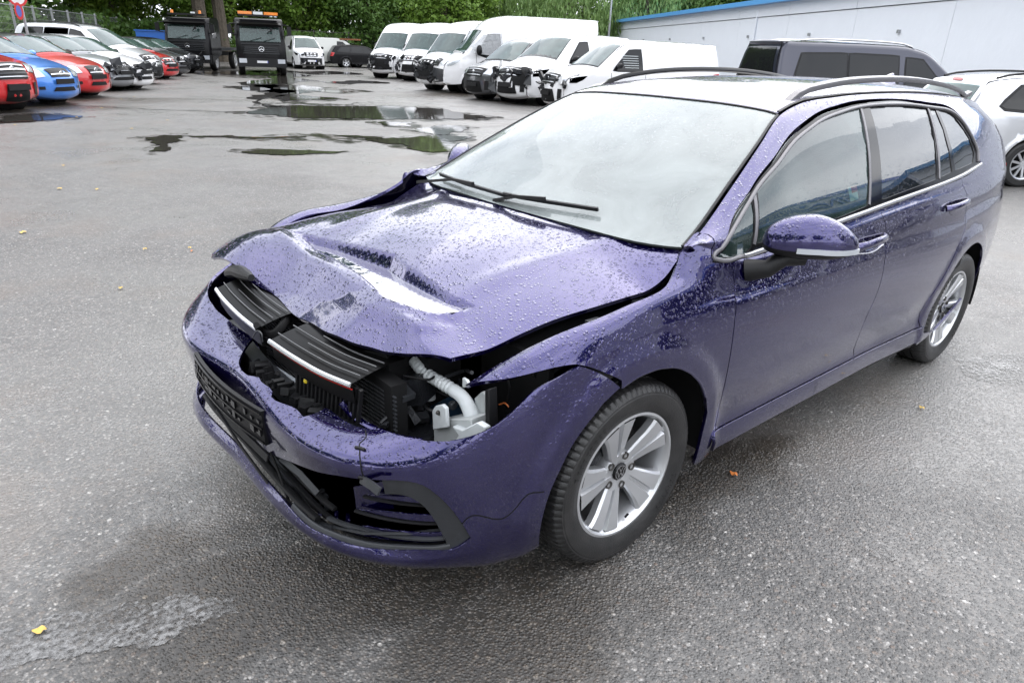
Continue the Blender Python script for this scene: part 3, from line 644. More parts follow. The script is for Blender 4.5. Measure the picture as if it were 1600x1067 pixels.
    panel('cowl_panel',cowl,[[(-.14,.66),(-.40,.72)],[(-.40,.72),(-.36,.3),(-.35,0),(-.36,-.3),(-.40,-.72)],[(-.40,-.72),(-.14,-.66)],[(-.14,-.66),(-.14,.66)]],M['black_pl'],car,sc=(1,1),step=.08,th=0)
hero_body()
def hero_bumper():
    PT=M['paint']; D_=D; R_=lambda s:s[::-1]
    bt=D_['bump_top']
    ar=[]
    gt,gv=np.meshgrid(np.linspace(.8,1,81),np.linspace(0,8.6,180),indexing='ij'); GP=B(gt.ravel(),gv.ravel())
    for a_ in np.linspace(71,-16,16):
        i_=int(np.argmin(np.hypot(GP[:,0]-.378*math.cos(rad(a_)),GP[:,2]-.316-.378*math.sin(rad(a_))))); ar.append((float(gt.ravel()[i_]),float(gv.ravel()[i_])))
    if ar[-1][1]<.8: ar[-1]=(ar[-1][0],.8)
    botm=[ar[-1],(.76,.6),(.6,.75),(.4,.85),(.2,.9),(0,.9),(-.2,.9),(-.4,.85),(-.6,.75),(-.76,.6),(-ar[-1][0],ar[-1][1])]
    arR=[(-a,b) for a,b in ar][::-1]
    topR=[(-.391,8.244),(-.50,7.8),(-.64,7.2),(-.747,7.166),(-.811,7.6),(-.912,7.738)]
    bt=[bt[0],bt[1],bt[2],bt[3],bt[4],bt[5]]
    outer=[[ar[0],bt[0][1]],bt[1],bt[2],bt[3],bt[4],bt[5],topR,[(-.912,7.738),(-ar[0][0],ar[0][1])],arR,R_(botm),R_(ar)]
    o0,o1=D_['open']
    hole=[[(-.5,3.85),(-.35,3.7),(-.2,3.6),(0,3.66)]+o0,o1[:11]+[(-.05,2.70),(-.2,2.72),(-.35,2.78),(-.5,2.95)],[(-.5,2.95),(-.56,3.4),(-.5,3.85)]]
    panel('front_bumper',B,outer,PT,car,holes=[hole],sc=(1.25,.055),step=.02,th=.010,ins=.0005)
    # dark grille insert well behind the opening
    panel('lower_grille',B,[[(-.62,4.9),(-.2,4.9),(.2,5.2),(.45,5.9),(.60,5.7)],[(.60,5.7),(.68,3.2)],[(.68,3.2),(.6,1.9),(.3,1.8),(0,1.8),(-.3,1.8),(-.62,2.2)],[(-.62,2.2),(-.62,4.9)]],M['black_mt'],car,off=-.085,sc=(1.25,.055),step=.04,th=0)
    # bars across the lower grille
    for v,tt in ((3.4,.30),(3.1,.31),(2.85,.30)):
        surf_ribbon('grille_bar',B,[(-.48,v),(-.3,v),(-.1,v),(.1,v-.05),(tt,v-.3)],.010,.012,M['black_pl'],car,off=-.045,sc=(1.25,.055))
    # frame round the left fog lamp opening
    fi=D_['fogin']; fr=[o0[5:],[o0[-1]]+o1[1:7],[o1[6],(.335,2.72)],R_(fi[1]),R_(fi[0])[:-1]+[(.470,4.80)],[(.470,4.80),(.468,5.2)]]
    fr=[[(.467,5.247),(.511,5.331),(.548,5.207),(.572,4.942),(.604,4.463),(.636,3.842),(.668,3.125)],[(.668,3.125),(.640,2.80),(.606,2.72)],[(.606,2.72),(.604,3.12)],[(.604,3.12),(.582,3.72),(.556,4.28),(.530,4.58),(.505,4.68),(.47,4.62)],[(.47,4.62),(.467,5.247)]]
    surf_ribbon('fog_lamp_sill',B,[(.615,2.86),(.575,2.82),(.516,2.80),(.428,2.66),(.349,2.58),(.277,2.50),(.20,2.62)],.020,.006,M['grey_pl'],car,off=-.008,sc=(1.25,.055))
    panel('fog_lamp_frame',B,fr,M['grey_pl'],car,sc=(1.25,.055),step=.016,th=.022,ins=.001,off=-.002,offf=lambda u,v:-.004)
    # lower frame bar running to the number plate side
    surf_ribbon('grille_frame',B,[(.28,2.78),(.21,2.86),(.10,2.95),(0,3.0),(-.12,3.05),(-.24,3.3)],.014,.014,M['black_pl'],car,off=-.012,sc=(1.25,.055))
    # violet slats behind the frame
    for (a,b,c_,d_,mt) in ((4.62,4.16,.46,.568,'paint'),(4.04,3.56,.43,.60,'paint'),(3.44,2.80,.40,.625,'paint')):
        def fo(u,v,a=a,b=b): return -.014-.022*(a-v)/(a-b)
        panel('grille_slat',B,[[(c_,a-.25),((c_+d_)/2,a-.05),(d_,a)],[(d_,a),(d_+.012,b)],[(d_+.012,b),((c_+d_)/2,b),(c_-.06,b-.10)],[(c_-.06,b-.10),(c_,a-.25)]],M[mt],car,sc=(1.25,.055),step=.02,th=.004,off=0,offf=fo)
        surf_ribbon('slat_edge',B,[(c_-.06,b-.10),((c_+d_)/2,b-.02),(d_+.012,b)],.006,.006,M['black_pl'],car,off=-.034,sc=(1.25,.055))
    surf_ribbon('grille_bar',B,[(.30,2.92),(.40,3.05),(.50,3.12),(.61,3.16)],.010,.010,M['grey_pl'],car,off=-.022,sc=(1.25,.055))
    panel('broken_slat',B,[[(.36,4.1),(.46,4.7)],[(.46,4.7),(.47,3.7)],[(.47,3.7),(.36,3.3)],[(.36,3.3),(.36,4.1)]],M['paint'],car,sc=(1.25,.055),step=.02,th=.004,off=-.05)
    # cracks in the cover
    for cpath in D_['crack'][:2]:
        surf_ribbon('crack',B,cpath,.0035,.0006,M['black_mt'],car,off=.0002,sc=(1.25,.055),k=3)
    for a,b in (((.398,6.86),(.422,6.82)),((.421,5.22),(.446,5.12))):
        surf_ribbon('cable_tie',B,[a,((a[0]+b[0])/2,(a[1]+b[1])/2+.03),b],.008,.005,M['black_pl'],car,off=.001,sc=(1.25,.055))
    # number plate holder
    c=B(np.array([.118,.105,-.222,-.195]),np.array([5.75,4.05,4.15,5.85])); 
    pa,pb,pc,pd=[Vector(q) for q in (c[0],c[1],c[2],c[3])]
    bow=Vector((.014,0,0))
    root=tag(MB().obj('plate_holder',M['black_pl'],car)) if False else None
    V=[];n=14
    for i in range(n+1):
        t_=i/n; k=1-(2*t_-1)**2
        top_=pa.lerp(pd,t_)+bow*(.8+1.6*k); bo=pb.lerp(pc,t_)+bow*(.8+1.6*k)
        V+=[top_,bo,bo-Vector((.012,0,0)),top_-Vector((.012,0,0))]
    F=[(i*4+k,(i+1)*4+k,(i+1)*4+(k+1)%4,i*4+(k+1)%4) for i in range(n) for k in range(4)]+[(0,3,2,1),(n*4,n*4+1,n*4+2,n*4+3)]
    mb=MB().add(V,F); ph=mb.obj('number_plate_holder',M['black_pl'],car,sharp=30)
    mb=MB(); rnd=random.Random(4)
    def pt(t_,h,d=.004):
        k=1-(2*t_-1)**2; return pb.lerp(pc,t_).lerp(pa.lerp(pd,t_),h)+bow*(.8+1.6*k)+Vector((d,0,0))
    for h in (.08,.5,.92):
        mb.sweep([pt(t_/10,h,.001) for t_ in range(11)],[(1,0,0)]*11,[(-.003,0),(-.003,.005),(.003,.005),(.003,0)])
    for i in range(15):
        t_=.03+i*.067; h=.70+.05*rnd.uniform(-1,1)
        if rnd.random()<.75: mb.box(pt(t_,h,.002),(.006,.008+.026*rnd.random(),.008+.016*rnd.random()))
        if rnd.random()<.7: mb.box(pt(t_+.02*rnd.random(),.25+.12*rnd.random(),.002),(.006,.03*rnd.random()+.006,.006+.02*rnd.random()))
    m2=mb.obj('mounting_ribs',M['black_gl'],ph); 
    # displaced splinters of the grille surround
    def shard(P,w,mat,nm='broken_bracket',th=.006,nrm=(.6,.5,.6)):
        MB().sweep(P,[nrm]*len(P),[(-w/2,0),(-w/2,th),(w/2,th),(w/2,0)]).obj(nm,mat,car)
    shard([(0.8000,0.6358,0.5040),(0.8050,0.6992,0.5216),(0.8000,0.7281,0.5166)],.022,M['grey_pl'],nrm=(.8,.5,.4))
    shard([(0.8350,0.3265,0.1962),(0.8350,0.4219,0.2458),(0.8200,0.4837,0.2635)],.016,M['grey_pl'],nrm=(.8,.5,.4),th=.012)
    shard([(0.8200,0.4844,0.2685),(0.7900,0.6126,0.3127),(0.7000,0.6973,0.3228),(0.6100,0.7561,0.3316)],.007,M['grey_pl'],'grille_bar',nrm=(.6,.7,.3))
    shard([(0.8350,0.0844,0.3054),(0.8300,0.2155,0.2770),(0.8100,0.2923,0.2071)],.035,M['grey_pl'],'broken_grille_bar',nrm=(.9,.4,.1))
    shard([(0.8500,0.2103,0.3663),(0.8400,0.3259,0.3689),(0.8200,0.3918,0.3299)],.018,M['grey_pl'],'broken_grille_bar',nrm=(.7,.4,.6))
    shard([(0.8700,0.1859,0.3866),(0.8650,0.2348,0.3184),(0.8600,0.2752,0.2338)],.006,M['black_pl'],'wire',nrm=(.9,.4,.1))
    shard([(0.9000,-0.2117,0.3645),(0.9000,0.0143,0.3234),(0.8800,0.1977,0.2571),(0.8500,0.3786,0.2538)],.008,M['black_pl'],'grille_bar',nrm=(.9,.4,.1))
    shard([(0.9150,-0.2455,0.4584),(0.9050,-0.0346,0.3926),(0.8900,0.2151,0.3841)],.022,M['black_pl'],'grille_bar',nrm=(.9,.3,.3))
    mb=MB(); 
    for q in ((0.7900,0.3577,0.2698),(0.7900,0.3872,0.2685),(0.7900,0.3484,0.2923),(0.7800,0.3652,0.2861)): mb.box(q,(.02,.016,.018),Matrix.Rotation(.4,3,'Z'))
    mb.obj('clip_block',M['dark_part'],car)
    # torn lower lip tabs
    for q in ((0.8000,0.3466,0.2326),(0.7900,0.4400,0.2634),(0.7750,0.4837,0.2739)):
        MB().box(q,(.012,.045,.010),Matrix.Rotation(-.5,3,'Z')).obj('torn_tab',M['paint'],car)
hero_bumper()
def tyre_mesh(name,parent,c,R=.316,w=.205,seg=320,sd=1,mat=None):
    """tread with lateral sipes; axis y; outer side at +y*sd"""
    hw=w/2; prof=[(.205,-hw*.78),(.216,-hw*.86),(.245,-hw*1.0),(.275,-hw*1.02),(.296,-hw*.97),(.308,-hw*.88),(.3135,-hw*.74),(.3155,-hw*.55),(.3155,-hw*.50),(.307,-hw*.48),(.307,-hw*.42),(.316,-hw*.40),(.316,-hw*.10),(.307,-hw*.08),(.307,hw*.0),(.316,hw*.02),(.316,hw*.32),(.307,hw*.34),(.307,hw*.41),(.3157,hw*.43),(.3157,hw*.56),(.3135,hw*.74),(.309,hw*.86),(.300,hw*.95),(.290,hw*1.005),(.286,hw*1.0),(.282,hw*1.02),(.262,hw*1.03),(.245,hw*1.0),(.240,hw*.985),(.226,hw*.93),(.220,hw*.90),(.216,hw*.86),(.205,hw*.78)]
    V=[];F=[];m=len(prof)
    for i in range(seg):
        q=2*math.pi*i/seg; g=(i%4==0)
        for j,(r,h) in enumerate(prof):
            rr=r*R/.316
            if g and r>.296 and abs(h)>hw*.42 : rr-=.006
            if (i%4==2) and r>.306 and abs(h)<hw*.42: rr-=.003
            V.append((c[0]+rr*math.cos(q),c[1]+h*sd,c[2]+rr*math.sin(q)))
    for i in range(seg):
        for j in range(m-1):
            a=i*m+j; b=((i+1)%seg)*m+j; F.append((a,a+1,b+1,b) if sd<0 else (a,b,b+1,a+1))
    return mo(name,V,F,mat or M['tyre'],parent,sharp=22)
def alloy(c,sd,parent,steer=0,phase=0):
    wh=empty('wheel',(0,0,0)); wh.parent=parent; wh.location=c; wh.rotation_euler=(0,0,steer)
    ty=tyre_mesh('tyre',wh,(0,0,0),sd=sd)
    # raised sidewall lettering
    mb=MB()
    yo=.1065
    rnd=random.Random(3)
    for base,n in ((200,7),(20,9)):
        for k in range(n):
            a=rad(base+k*4.6)
            for r0 in (.258,):
                for seg_ in range(2):
                    t_=Vector((-math.sin(a),0,math.cos(a))); r_=Vector((math.cos(a),0,math.sin(a)))
                    p_=r_*(r0+(.006 if seg_ else -.002))+t_*(.004*(rnd.random()-.5))+Vector((0,yo*sd-.001*sd,0))
                    mb.sweep([p_-r_*.007,p_+r_*.007] if seg_==0 else [p_-t_*.006,p_+t_*.006],[(0,sd,0)]*2,[(-.0016,-.002),(-.0016,.0012),(.0016,.0012),(.0016,-.002)])
    mb.obj('sidewall_lettering',M['tyre'],ty)['kind']='stuff'
    y=lambda v:v*sd
    # barrel + lip
    rm=MB().lathe([(.2195,y(.084)),(.2175,y(.0915)),(.2095,y(.0925)),(.203,y(.086)),(.197,y(.070)),(.190,y(.03)),(.186,y(-.09)),(.2,y(-.095))],72).obj('rim',M['alloy'],wh,sharp=50)
    # spokes: twin-ridged blades with groove
    for k in range(5):
        a0=phase+k*72
        mb=MB(); V=[];F=[]
        prof_r=[.030,.055,.085,.12,.155,.185,.199]
        halfw=[.022,.030,.039,.049,.061,.073,.082]
        yy=[.060,.063,.069,.076,.082,.0865,.088]
        twist=[-.004,-.002,.0,.004,.009,.014,.018]
        cols=[(-1.0,-.030),(-1.0,-.006),(-.86,.0),(-.16,.0),(-.09,-.012),(.09,-.012),(.16,-.001),(.86,-.004),(1.0,-.012),(1.0,-.034)]
        ca,sa=math.cos(rad(a0)),math.sin(rad(a0))
        for r,h,yc,tw in zip(prof_r,halfw,yy,twist):
            for (u,dy) in cols:
                lx=r; lz=u*h+tw*.6
                kk=math.sqrt(max(r*r-0*lz*lz,1e-6))/math.hypot(lx,lz) if r>.15 else 1
                lx*=kk; lz*=kk
                V.append((lx*ca-lz*sa,y(yc+dy*(1 if r>.05 else .5)),lx*sa+lz*ca))
        m=len(cols)
        for i in range(len(prof_r)-1):
            for j in range(m-1): F.append((i*m+j,i*m+j+1,(i+1)*m+j+1,(i+1)*m+j))
        mb.add(V,F).obj('spoke',M['alloy'],wh,sharp=28)
    hub=MB().lathe([(.0,y(.058)),(.032,y(.0585)),(.040,y(.060)),(.066,y(.063)),(.072,y(.052)),(.072,y(.0))],40).obj('hub',M['alloy'],wh,sharp=40)
    for k in range(5):
        a=rad(phase+36+k*72); cx,cz=.056*math.cos(a),.056*math.sin(a)
        MB().lathe([(.0,y(.056)),(.008,y(.056)),(.0085,y(.0655)),(.0125,y(.0665)),(.0135,y(.060))],14,c=(cx,0,cz)).obj('wheel_bolt',M['alloy_dark'],wh)
    cp=MB().lathe([(.0,y(.0665)),(.0275,y(.0660)),(.0300,y(.0635)),(.0305,y(.055))],32).obj('centre_cap',M['black_gl'],wh,sharp=40)
    # emblem: ring with V over W
    mb=MB(); yl=.0668
    n=36; mb.sweep([(.0235*math.cos(2*math.pi*i/n),y(yl),.0235*math.sin(2*math.pi*i/n)) for i in range(n)],[(0,sd,0)]*n,[(-.0011,-.001),(-.0011,.001),(.0011,.001),(.0011,-.001)],closed=True)
    def ln(pts):
        pts=[(x*-sd*-1,z) for x,z in pts]
        P=[(x,y(yl),z) for x,z in pts]
        for p_,q in zip(P[:-1],P[1:]): mb.sweep([p_,q],[(0,sd,0)]*2,[(-.0013,-.001),(-.0013,.001),(.0013,.001),(.0013,-.001)])
    ln([(-.009,.0195),(0,.002),(.009,.0195)]); ln([(-.0175,.012),(-.0085,-.0165),(0,.0),(.0085,-.0165),(.0175,.012)])
    mb.obj('emblem',M['chrome'],cp)
    MB().lathe([(.03,y(.02)),(.14,y(.018)),(.142,y(.0)),(.03,y(.0))],48).obj('brake_disc',M['alloy_dark'],wh,sharp=30)
    MB().box((.10,y(.012),.07),(.05,.05,.13),Matrix.Rotation(-.6,3,'Y')).obj('brake_caliper',M['dark_part'],wh)
    MB().tube([(-.035*1,y(.078),-.185),(-.045,y(.082),-.172)],.004,8).obj('tyre_valve',M['black_pl'],wh)
    MB().lathe([(.0,y(-.07)),(.19,y(-.07))],32).obj('rim_back',M['black_mt'],wh)
    return wh
M['shroud']=simple('wet black shroud',(.004,.004,.004),.28,spec=.09); M['rib']=simple('rib edge highlight',(.12,.12,.125),.2,spec=.6)  # ribs coloured pale to imitate highlights along their black edges
def hero_parts():
    alloy((0,.772,.312),1,car,rad(-.5),phase=74); alloy((-2.669,.772,.312),1,car,0,phase=50)
    alloy((0,-.772,.312),-1,car,0,phase=20); alloy((-2.669,-.772,.312),-1,car,0,phase=40)
    # roof rails
    for sd in (1,-1):
        xs=np.linspace(-1.19,-3.22,26); P=[];Nn=[]
        for x in xs:
            t_=(x+1.19)/(-2.03); g=BS(x,9.10)[0]; h=.050*min(1,(4*t_*(1-t_))**.5)-.012*(1-min(1,12*min(t_,1-t_)))
            P.append((x,sd*(g[1]),g[2]-.004+h)); Nn.append((0,sd*.25,1))
        MB().sweep(P,Nn,[(-.016,-.010),(-.018,0),(-.012,.012),(.012,.012),(.018,0),(.016,-.010)]).obj('roof_rail',M['black_gl'] if sd<0 else M['grey_trim'],car,sharp=50)
        surf_ribbon('roof_ditch',BS if sd>0 else mir(BS),[(-1.07,9.035),(-1.6,9.035),(-2.4,9.035),(-3.2,9.035),(-3.5,9.035)],.010,.001,M['black_pl'],car,off=.001)
    # shark fin aerial
    mb=MB(); P=[]
    V=[(-3.13,-.03,1.437),(-3.13,.03,1.437),(-3.34,.03,1.425),(-3.34,-.03,1.425),(-3.30,-.006,1.49),(-3.30,.006,1.49),(-3.335,.005,1.495),(-3.335,-.005,1.495)]
    mb.add(V,[(0,1,5,4),(1,2,6,5),(2,3,7,6),(3,0,4,7),(4,5,6,7)]); mb.obj('roof_aerial',M['paint'],car)
    # door mirror (left)
    def mirror(sd):
        rt=empty('door_mirror',(0,0,0)); rt.parent=car
        ax=Vector((-.30,.235,.0)).normalized(); up=Vector((0,0,1)); dn=ax.cross(up)   # dn ~ forward
        c=Vector((-.690,.965,.985)); n1,n2=26,18
        def sp(th_,ph):
            # superellipsoid-ish cap: th around axis, ph along
            u=math.cos(ph); r=abs(math.sin(ph))**.62
            taper=1-.38*u*u if u>0 else 1-.10*u*u
            a_=math.cos(th_); b_=math.sin(th_)
            fz=(.099 if b_>0 else .047)*taper*r*(abs(b_)**.9)*(1 if b_>0 else -1)
            fx=(.070 if a_>0 else .040)*r*(abs(a_)**.8)*(1 if a_>0 else -1)*taper
            return c+ax*(u*.160)+up*(fz-(.012*u if u>0 else 0)+.004)+dn*fx
        parts={'cap':[], 'low':[]}
        V=[];F1=[];F2=[]
        for i in range(n2+1):
            for j in range(n1):
                q=sp(2*math.pi*j/n1,math.pi*i/n2); V.append((q.x,q.y*sd,q.z))
        for i in range(n2):
            for j in range(n1):
                fc=(i*n1+j,i*n1+(j+1)%n1,(i+1)*n1+(j+1)%n1,(i+1)*n1+j); 
                a_=360*(j+.5)/n1
                (F2 if 195<a_<345 or 150<a_<195 and False else F1).append(fc)
        def sub(F,nm,mt):
            us=sorted({i for f_ in F for i in f_}); mpx={k:i for i,k in enumerate(us)}
            b=MB().add([V[k] for k in us],[tuple(mpx[i] for i in f_) for f_ in F]); return b.obj(nm,mt,rt,sharp=70)
        sub(F1,'mirror_cap',M['paint']); sub(F2,'mirror_housing',M['black_pl'])
        P=[];Nn=[]
        for k in range(13):
            ph=math.pi*(.09+.56*k/12); q=sp(rad(-9),ph); q=q+dn*.0015; P.append((q.x,q.y*sd,q.z)); Nn.append((dn.x,dn.y*sd,.0))
        MB().sweep(P,Nn,[(-.0085,0),(-.0085,.004),(.0085,.004),(.0085,0)]).obj('indicator_strip',M['lens'],rt)
        q1=c-ax*.08-up*.045; base=Vector((-.555,.855,.885))
        pts=[base-Vector((0,.03,0)),base.lerp(q1,.5)-up*.012,q1,q1+ax*.07-up*.002]
        MB().tube([(a.x,a.y*sd,a.z) for a in pts],[.040,.030,.030,.022],12).obj('mirror_arm',M['black_pl'],rt)
        g0=c-dn*.040
        return rt
    mirror(1); mirror(-1)
    # door handles
    for x0,x1,s0 in ((-1.305,-1.56,5.75),(-2.215,-2.475,5.95)):
        for sd in (1,-1):
            f_=BS if sd>0 else mir(BS); xm=(x0+x1)/2
            ring=[(xm+.085*math.cos(a),s0+.32*math.sin(a)+(-.10)) for a in [2*math.pi*k/20 for k in range(20)]]
            panel('handle_recess',f_,[ring+[ring[0]]],M['paint'],car,off=.0012,th=0,step=.03,ins=0)
            rw=empty('door_handle',(0,0,0)); rw.parent=car
            Q=[(x0+.01,s0-.02),(x0-.06,s0+.05),(xm,s0+.10),(x1+.06,s0+.05),(x1-.0,s0-.02)]
            P=[];Nn=[]
            for k,(a,b) in enumerate(smooth_path(Q,4)):
                g=f_(a,b)[0]; t_=k/16; g=g+np.array([0,sd*(.006+.034*math.sin(math.pi*t_)**.6),0]); P.append(g); Nn.append((0,sd,.35))
            MB().sweep(P,Nn,[(-.013,-.006),(-.015,.002),(-.008,.008),(.008,.008),(.015,.002),(.013,-.006)]).obj('grip',M['paint'],rw,sharp=70)
    surf_ribbon('handle_strip',BS,[(-1.32,5.35),(-1.44,5.25),(-1.555,5.38)],.004,.002,M['chrome'],car,off=.003)
    # wipers
    def wiper(P,nm='wiper'):
        r_=empty(nm,(0,0,0)); r_.parent=car
        MB().sweep(P,[(.4,.1,1)]*len(P),[(-.004,-.004),(-.004,.010),(.004,.010),(.004,-.004)]).obj('wiper_blade',M['black_pl'],r_)
        a=Vector(P[len(P)//2]); 
        return r_
    def wsp(px,q,o=.012): 
        g=WSf(px,q)[0]; return (g[0]+o*.7,g[1],g[2]+o)
    w1=wiper([wsp(-.300,.50),wsp(-.280,.35),wsp(-.262,.18),wsp(-.250,.02),wsp(-.246,-.1)])
    MB().sweep([(-.225,-.12,.985),wsp(-.238,.02,.024),wsp(-.262,.2,.026)],[(0,0,1)]*3,[(-.009,-.004),(-.007,.008),(.007,.008),(.009,-.004)]).obj('wiper_arm',M['black_pl'],w1)
    w2=wiper([wsp(-.242,-.05,.01),wsp(-.245,-.25),wsp(-.255,-.45),wsp(-.278,-.65),wsp(-.298,-.78)])
    MB().sweep([(-.24,-.70,.965),wsp(-.255,-.55,.024),wsp(-.248,-.35,.026)],[(0,0,1)]*3,[(-.009,-.004),(-.007,.008),(.007,.008),(.009,-.004)]).obj('wiper_arm',M['black_pl'],w2)
    # interior
    MB().box((-1.6,0,.30),(3.6,1.5,.06)).obj('cabin_floor',M['dash'],car)
    mb=MB(); Pq=[(-.40,.93),(-.62,.985),(-.80,.96),(-.82,.80),(-.75,.55)]
    V=[];F=[]
    for y in (-.72,.72):
        for x,z in Pq: V.append((x,y,z))
    F=[(i,i+1,6+i,5+i) for i in range(4)]; mb.add(V,F); mb.obj('dashboard',M['dash'],car)
    MB().sweep([(-1.0+.04*math.sin(a)*0-.07*math.cos(a)*.5,.36+.185*math.sin(a),.90+.165*math.cos(a)) for a in [2*math.pi*k/20 for k in range(20)]],[(-1,0,-.3)]*20,[(-.014,-.014),(-.014,.014),(.014,.014),(.014,-.014)],closed=True).obj('steering_wheel',M['dash'],car)
    for y in (.36,-.36):
        st=empty('seat',(0,0,0)); st.parent=car
        MB().box((-1.45,y,.55),(.52,.50,.16)).obj('seat_cushion',M['seat'],st)
        MB().box((-1.76,y,.88),(.13,.48,.60),Matrix.Rotation(rad(-18),3,'Y'),taper=.85).obj('seat_back',M['seat'],st)
        MB().box((-1.90,y,1.25),(.09,.26,.17),Matrix.Rotation(rad(-14),3,'Y'),taper=.85).obj('headrest',M['seat'],st)
    MB().box((-2.55,0,.80),(.16,1.25,.62),Matrix.Rotation(rad(-16),3,'Y')).obj('rear_seat_back',M['seat'],car)
    for y in (.4,-.4): MB().box((-2.68,y,1.17),(.08,.24,.14)).obj('headrest',M['seat'],car)
    # sticker on the side glass
    st=BS(np.array([-1.335,-1.405,-1.405,-1.335]),np.array([8.16,8.16,8.27,8.27])); mo('window_sticker',st-np.array([0,.012,0]),[(0,1,2,3)],simple('sticker white',(.7,.72,.72),.5),car)
    st=BS(np.array([-1.355,-1.405,-1.405,-1.355]),np.array([8.22,8.22,8.27,8.27])); mo('window_sticker',st-np.array([0,.010,0]),[(0,1,2,3)],simple('sticker red',(.6,.06,.03),.5),car)
    # ---------------- opened front: grille bars, cooling pack, filler neck, tank
    Nf=(.6,.1,.8)
    def strip(P,w,mat,nm,th=.006,nrm=(.85,.15,.5),k=5):
        Q=smooth_path(P,k); return MB().sweep(Q,[nrm]*len(Q),[(-w/2,0),(-w/2,th*.6),(-w*.3,th),(w*.3,th),(w/2,th*.6),(w/2,0)]).obj(nm,mat,car,sharp=50)
    s1=[(0.7750,-0.4684,0.7048),(0.7850,-0.3618,0.6989),(0.7900,-0.1968,0.6919),(0.7900,-0.0464,0.6913)]
    s2=[(0.8000,0.0778,0.6971),(0.7900,0.2131,0.6950),(0.7650,0.3476,0.6867),(0.7350,0.4714,0.6882)]
    strip(s1,.014,M['chrome'],'grille_strip'); strip(s2,.014,M['silver_strip'],'grille_strip')
    strip([(a-.004,b,c-.014) for a,b,c in s2],.004,M['red'],'light_line',th=.003)
    # gloss black shroud above the strips, sloping back under the bonnet
    for nm,s,bk in (('grille_shroud',s1,.15),('grille_shroud',s2,.17)):
        Q=smooth_path(s,5); V=[];F=[];m=6
        for i,q in enumerate(Q):
            for j in range(m): 
                t_=j/(m-1); V.append((q[0]-.004-bk*t_,q[1]-.05*t_*0,q[2]+.004+.030*math.sin(t_*math.pi*.5)))
            V.append((q[0]-.010,q[1],q[2]-.06)); V.append((q[0]-.05,q[1],q[2]-.07))
        w=m+2
        for i in range(len(Q)-1):
            for j in range(m-1): F.append((i*w+j,(i+1)*w+j,(i+1)*w+j+1,i*w+j+1))
            F.append((i*w,i*w+m,(i+1)*w+m,(i+1)*w)); F.append((i*w+m,i*w+m+1,(i+1)*w+m+1,(i+1)*w+m))
        mo(nm,V,F,M['shroud'],car,sharp=40)
        for k,(dx,dz) in enumerate(((.03,.012),(.055,.019),(.08,.026),(.105,.030))):
            strip([(a-dx,b,c+dz+.006) for a,b,c in s[(k%2):]],.0024,M['rib'],'shroud_rib',th=.004,nrm=(.2,0,1))
    strip([(0.7900,-0.0385,0.7005),(0.7600,-0.0776,0.6627),(0.7400,-0.0321,0.6644),(0.7000,-0.0401,0.6883),(0.6600,-0.1008,0.6963)],.02,M['black_mt'],'torn_shroud',th=.02,nrm=(.5,0,1))
    strip([(0.8000,-0.0678,0.6576),(0.8000,-0.0185,0.6985),(0.8000,0.0182,0.7001),(0.8000,0.0217,0.6754)],.004,M['grey_pl'],'wire',th=.003)
    MB().tube(smooth_path([(0.6900,-0.5984,0.7140),(0.7000,-0.4528,0.7637),(0.7100,-0.2773,0.7881)],4),[.012,.02,.022,.024,.024,.026,.024,.018,.012],10).obj('bonnet_catch',M['black_pl'],car)
    # cooling pack
    mb=MB()
    for k in range(34):
        y=-.36+k*.027; [mb.box((.672-.05*abs(y)*1.2,y,.43+.013*j),(.006,.029,.004)) for j in range(18)]
    cp=mb.obj('radiator_fins',M['grey_pl'],car); cp['kind']='stuff'
    MB().box((.62,.03,.50),(.05,1.0,.36)).obj('radiator',M['black_mt'],car)
    mb=MB()
    for k in range(16):
        t_=k/15; a=Vector(s2[1]).lerp(Vector(s2[3]),t_*1.05-.05); mb.box((a.x-.022,a.y,a.z-.075),(.010,.010,.125),Matrix.Rotation(-.25,3,'X'))
    cp=mb.obj('grille_lamellae',M['black_pl'],car); cp['kind']='stuff'
    # crash beam and torn foam
    Q=smooth_path([(.70,-.55,.50),(.755,-.3,.505),(.775,0,.505),(.755,.25,.50),(.69,.45,.49)],5)
    MB().sweep(Q,[(1,0,0)]*len(Q),[(-.045,-.03),(-.045,.02),(.045,.02),(.045,-.03)]).obj('crash_beam',M['grey_pl'],car)
    mb=MB(); rnd=random.Random(9)
    for k in range(26):
        y=-.10+k*.018; mb.box((.80-.10*max(0,y)+rnd.uniform(-.02,.012),y+rnd.uniform(-.01,.01),.555-.02*max(0,y)+rnd.uniform(-.012,.008)),(rnd.uniform(.02,.06),rnd.uniform(.008,.025),rnd.uniform(.02,.035)),Matrix.Rotation(rnd.uniform(-.9,.9),3,'Z')@Matrix.Rotation(rnd.uniform(-.4,.4),3,'X'))
    o=mb.obj('torn_foam',M['black_pl'],car); o['kind']='stuff'
    MB().sweep(smooth_path([(0.7450,-0.0544,0.5241),(0.7350,0.1244,0.5331),(0.7200,0.2144,0.5283),(0.7100,0.2562,0.5100)],4),[(.6,.2,.8)]*13,[(-.018,0),(-.018,.01),(.018,.01),(.018,0)]).obj('grey_duct',simple('grey painted duct',(.20,.22,.24),.4,bumps=(60,.003)),car)
    MB().lathe([(0,-.008),(.009,-.006),(.012,0),(.009,.006),(0,.008)],10,c=(0.7600,0.2412,0.6186)).obj('yellow_clip',simple('yellow clip',(.65,.5,.03),.4),car)
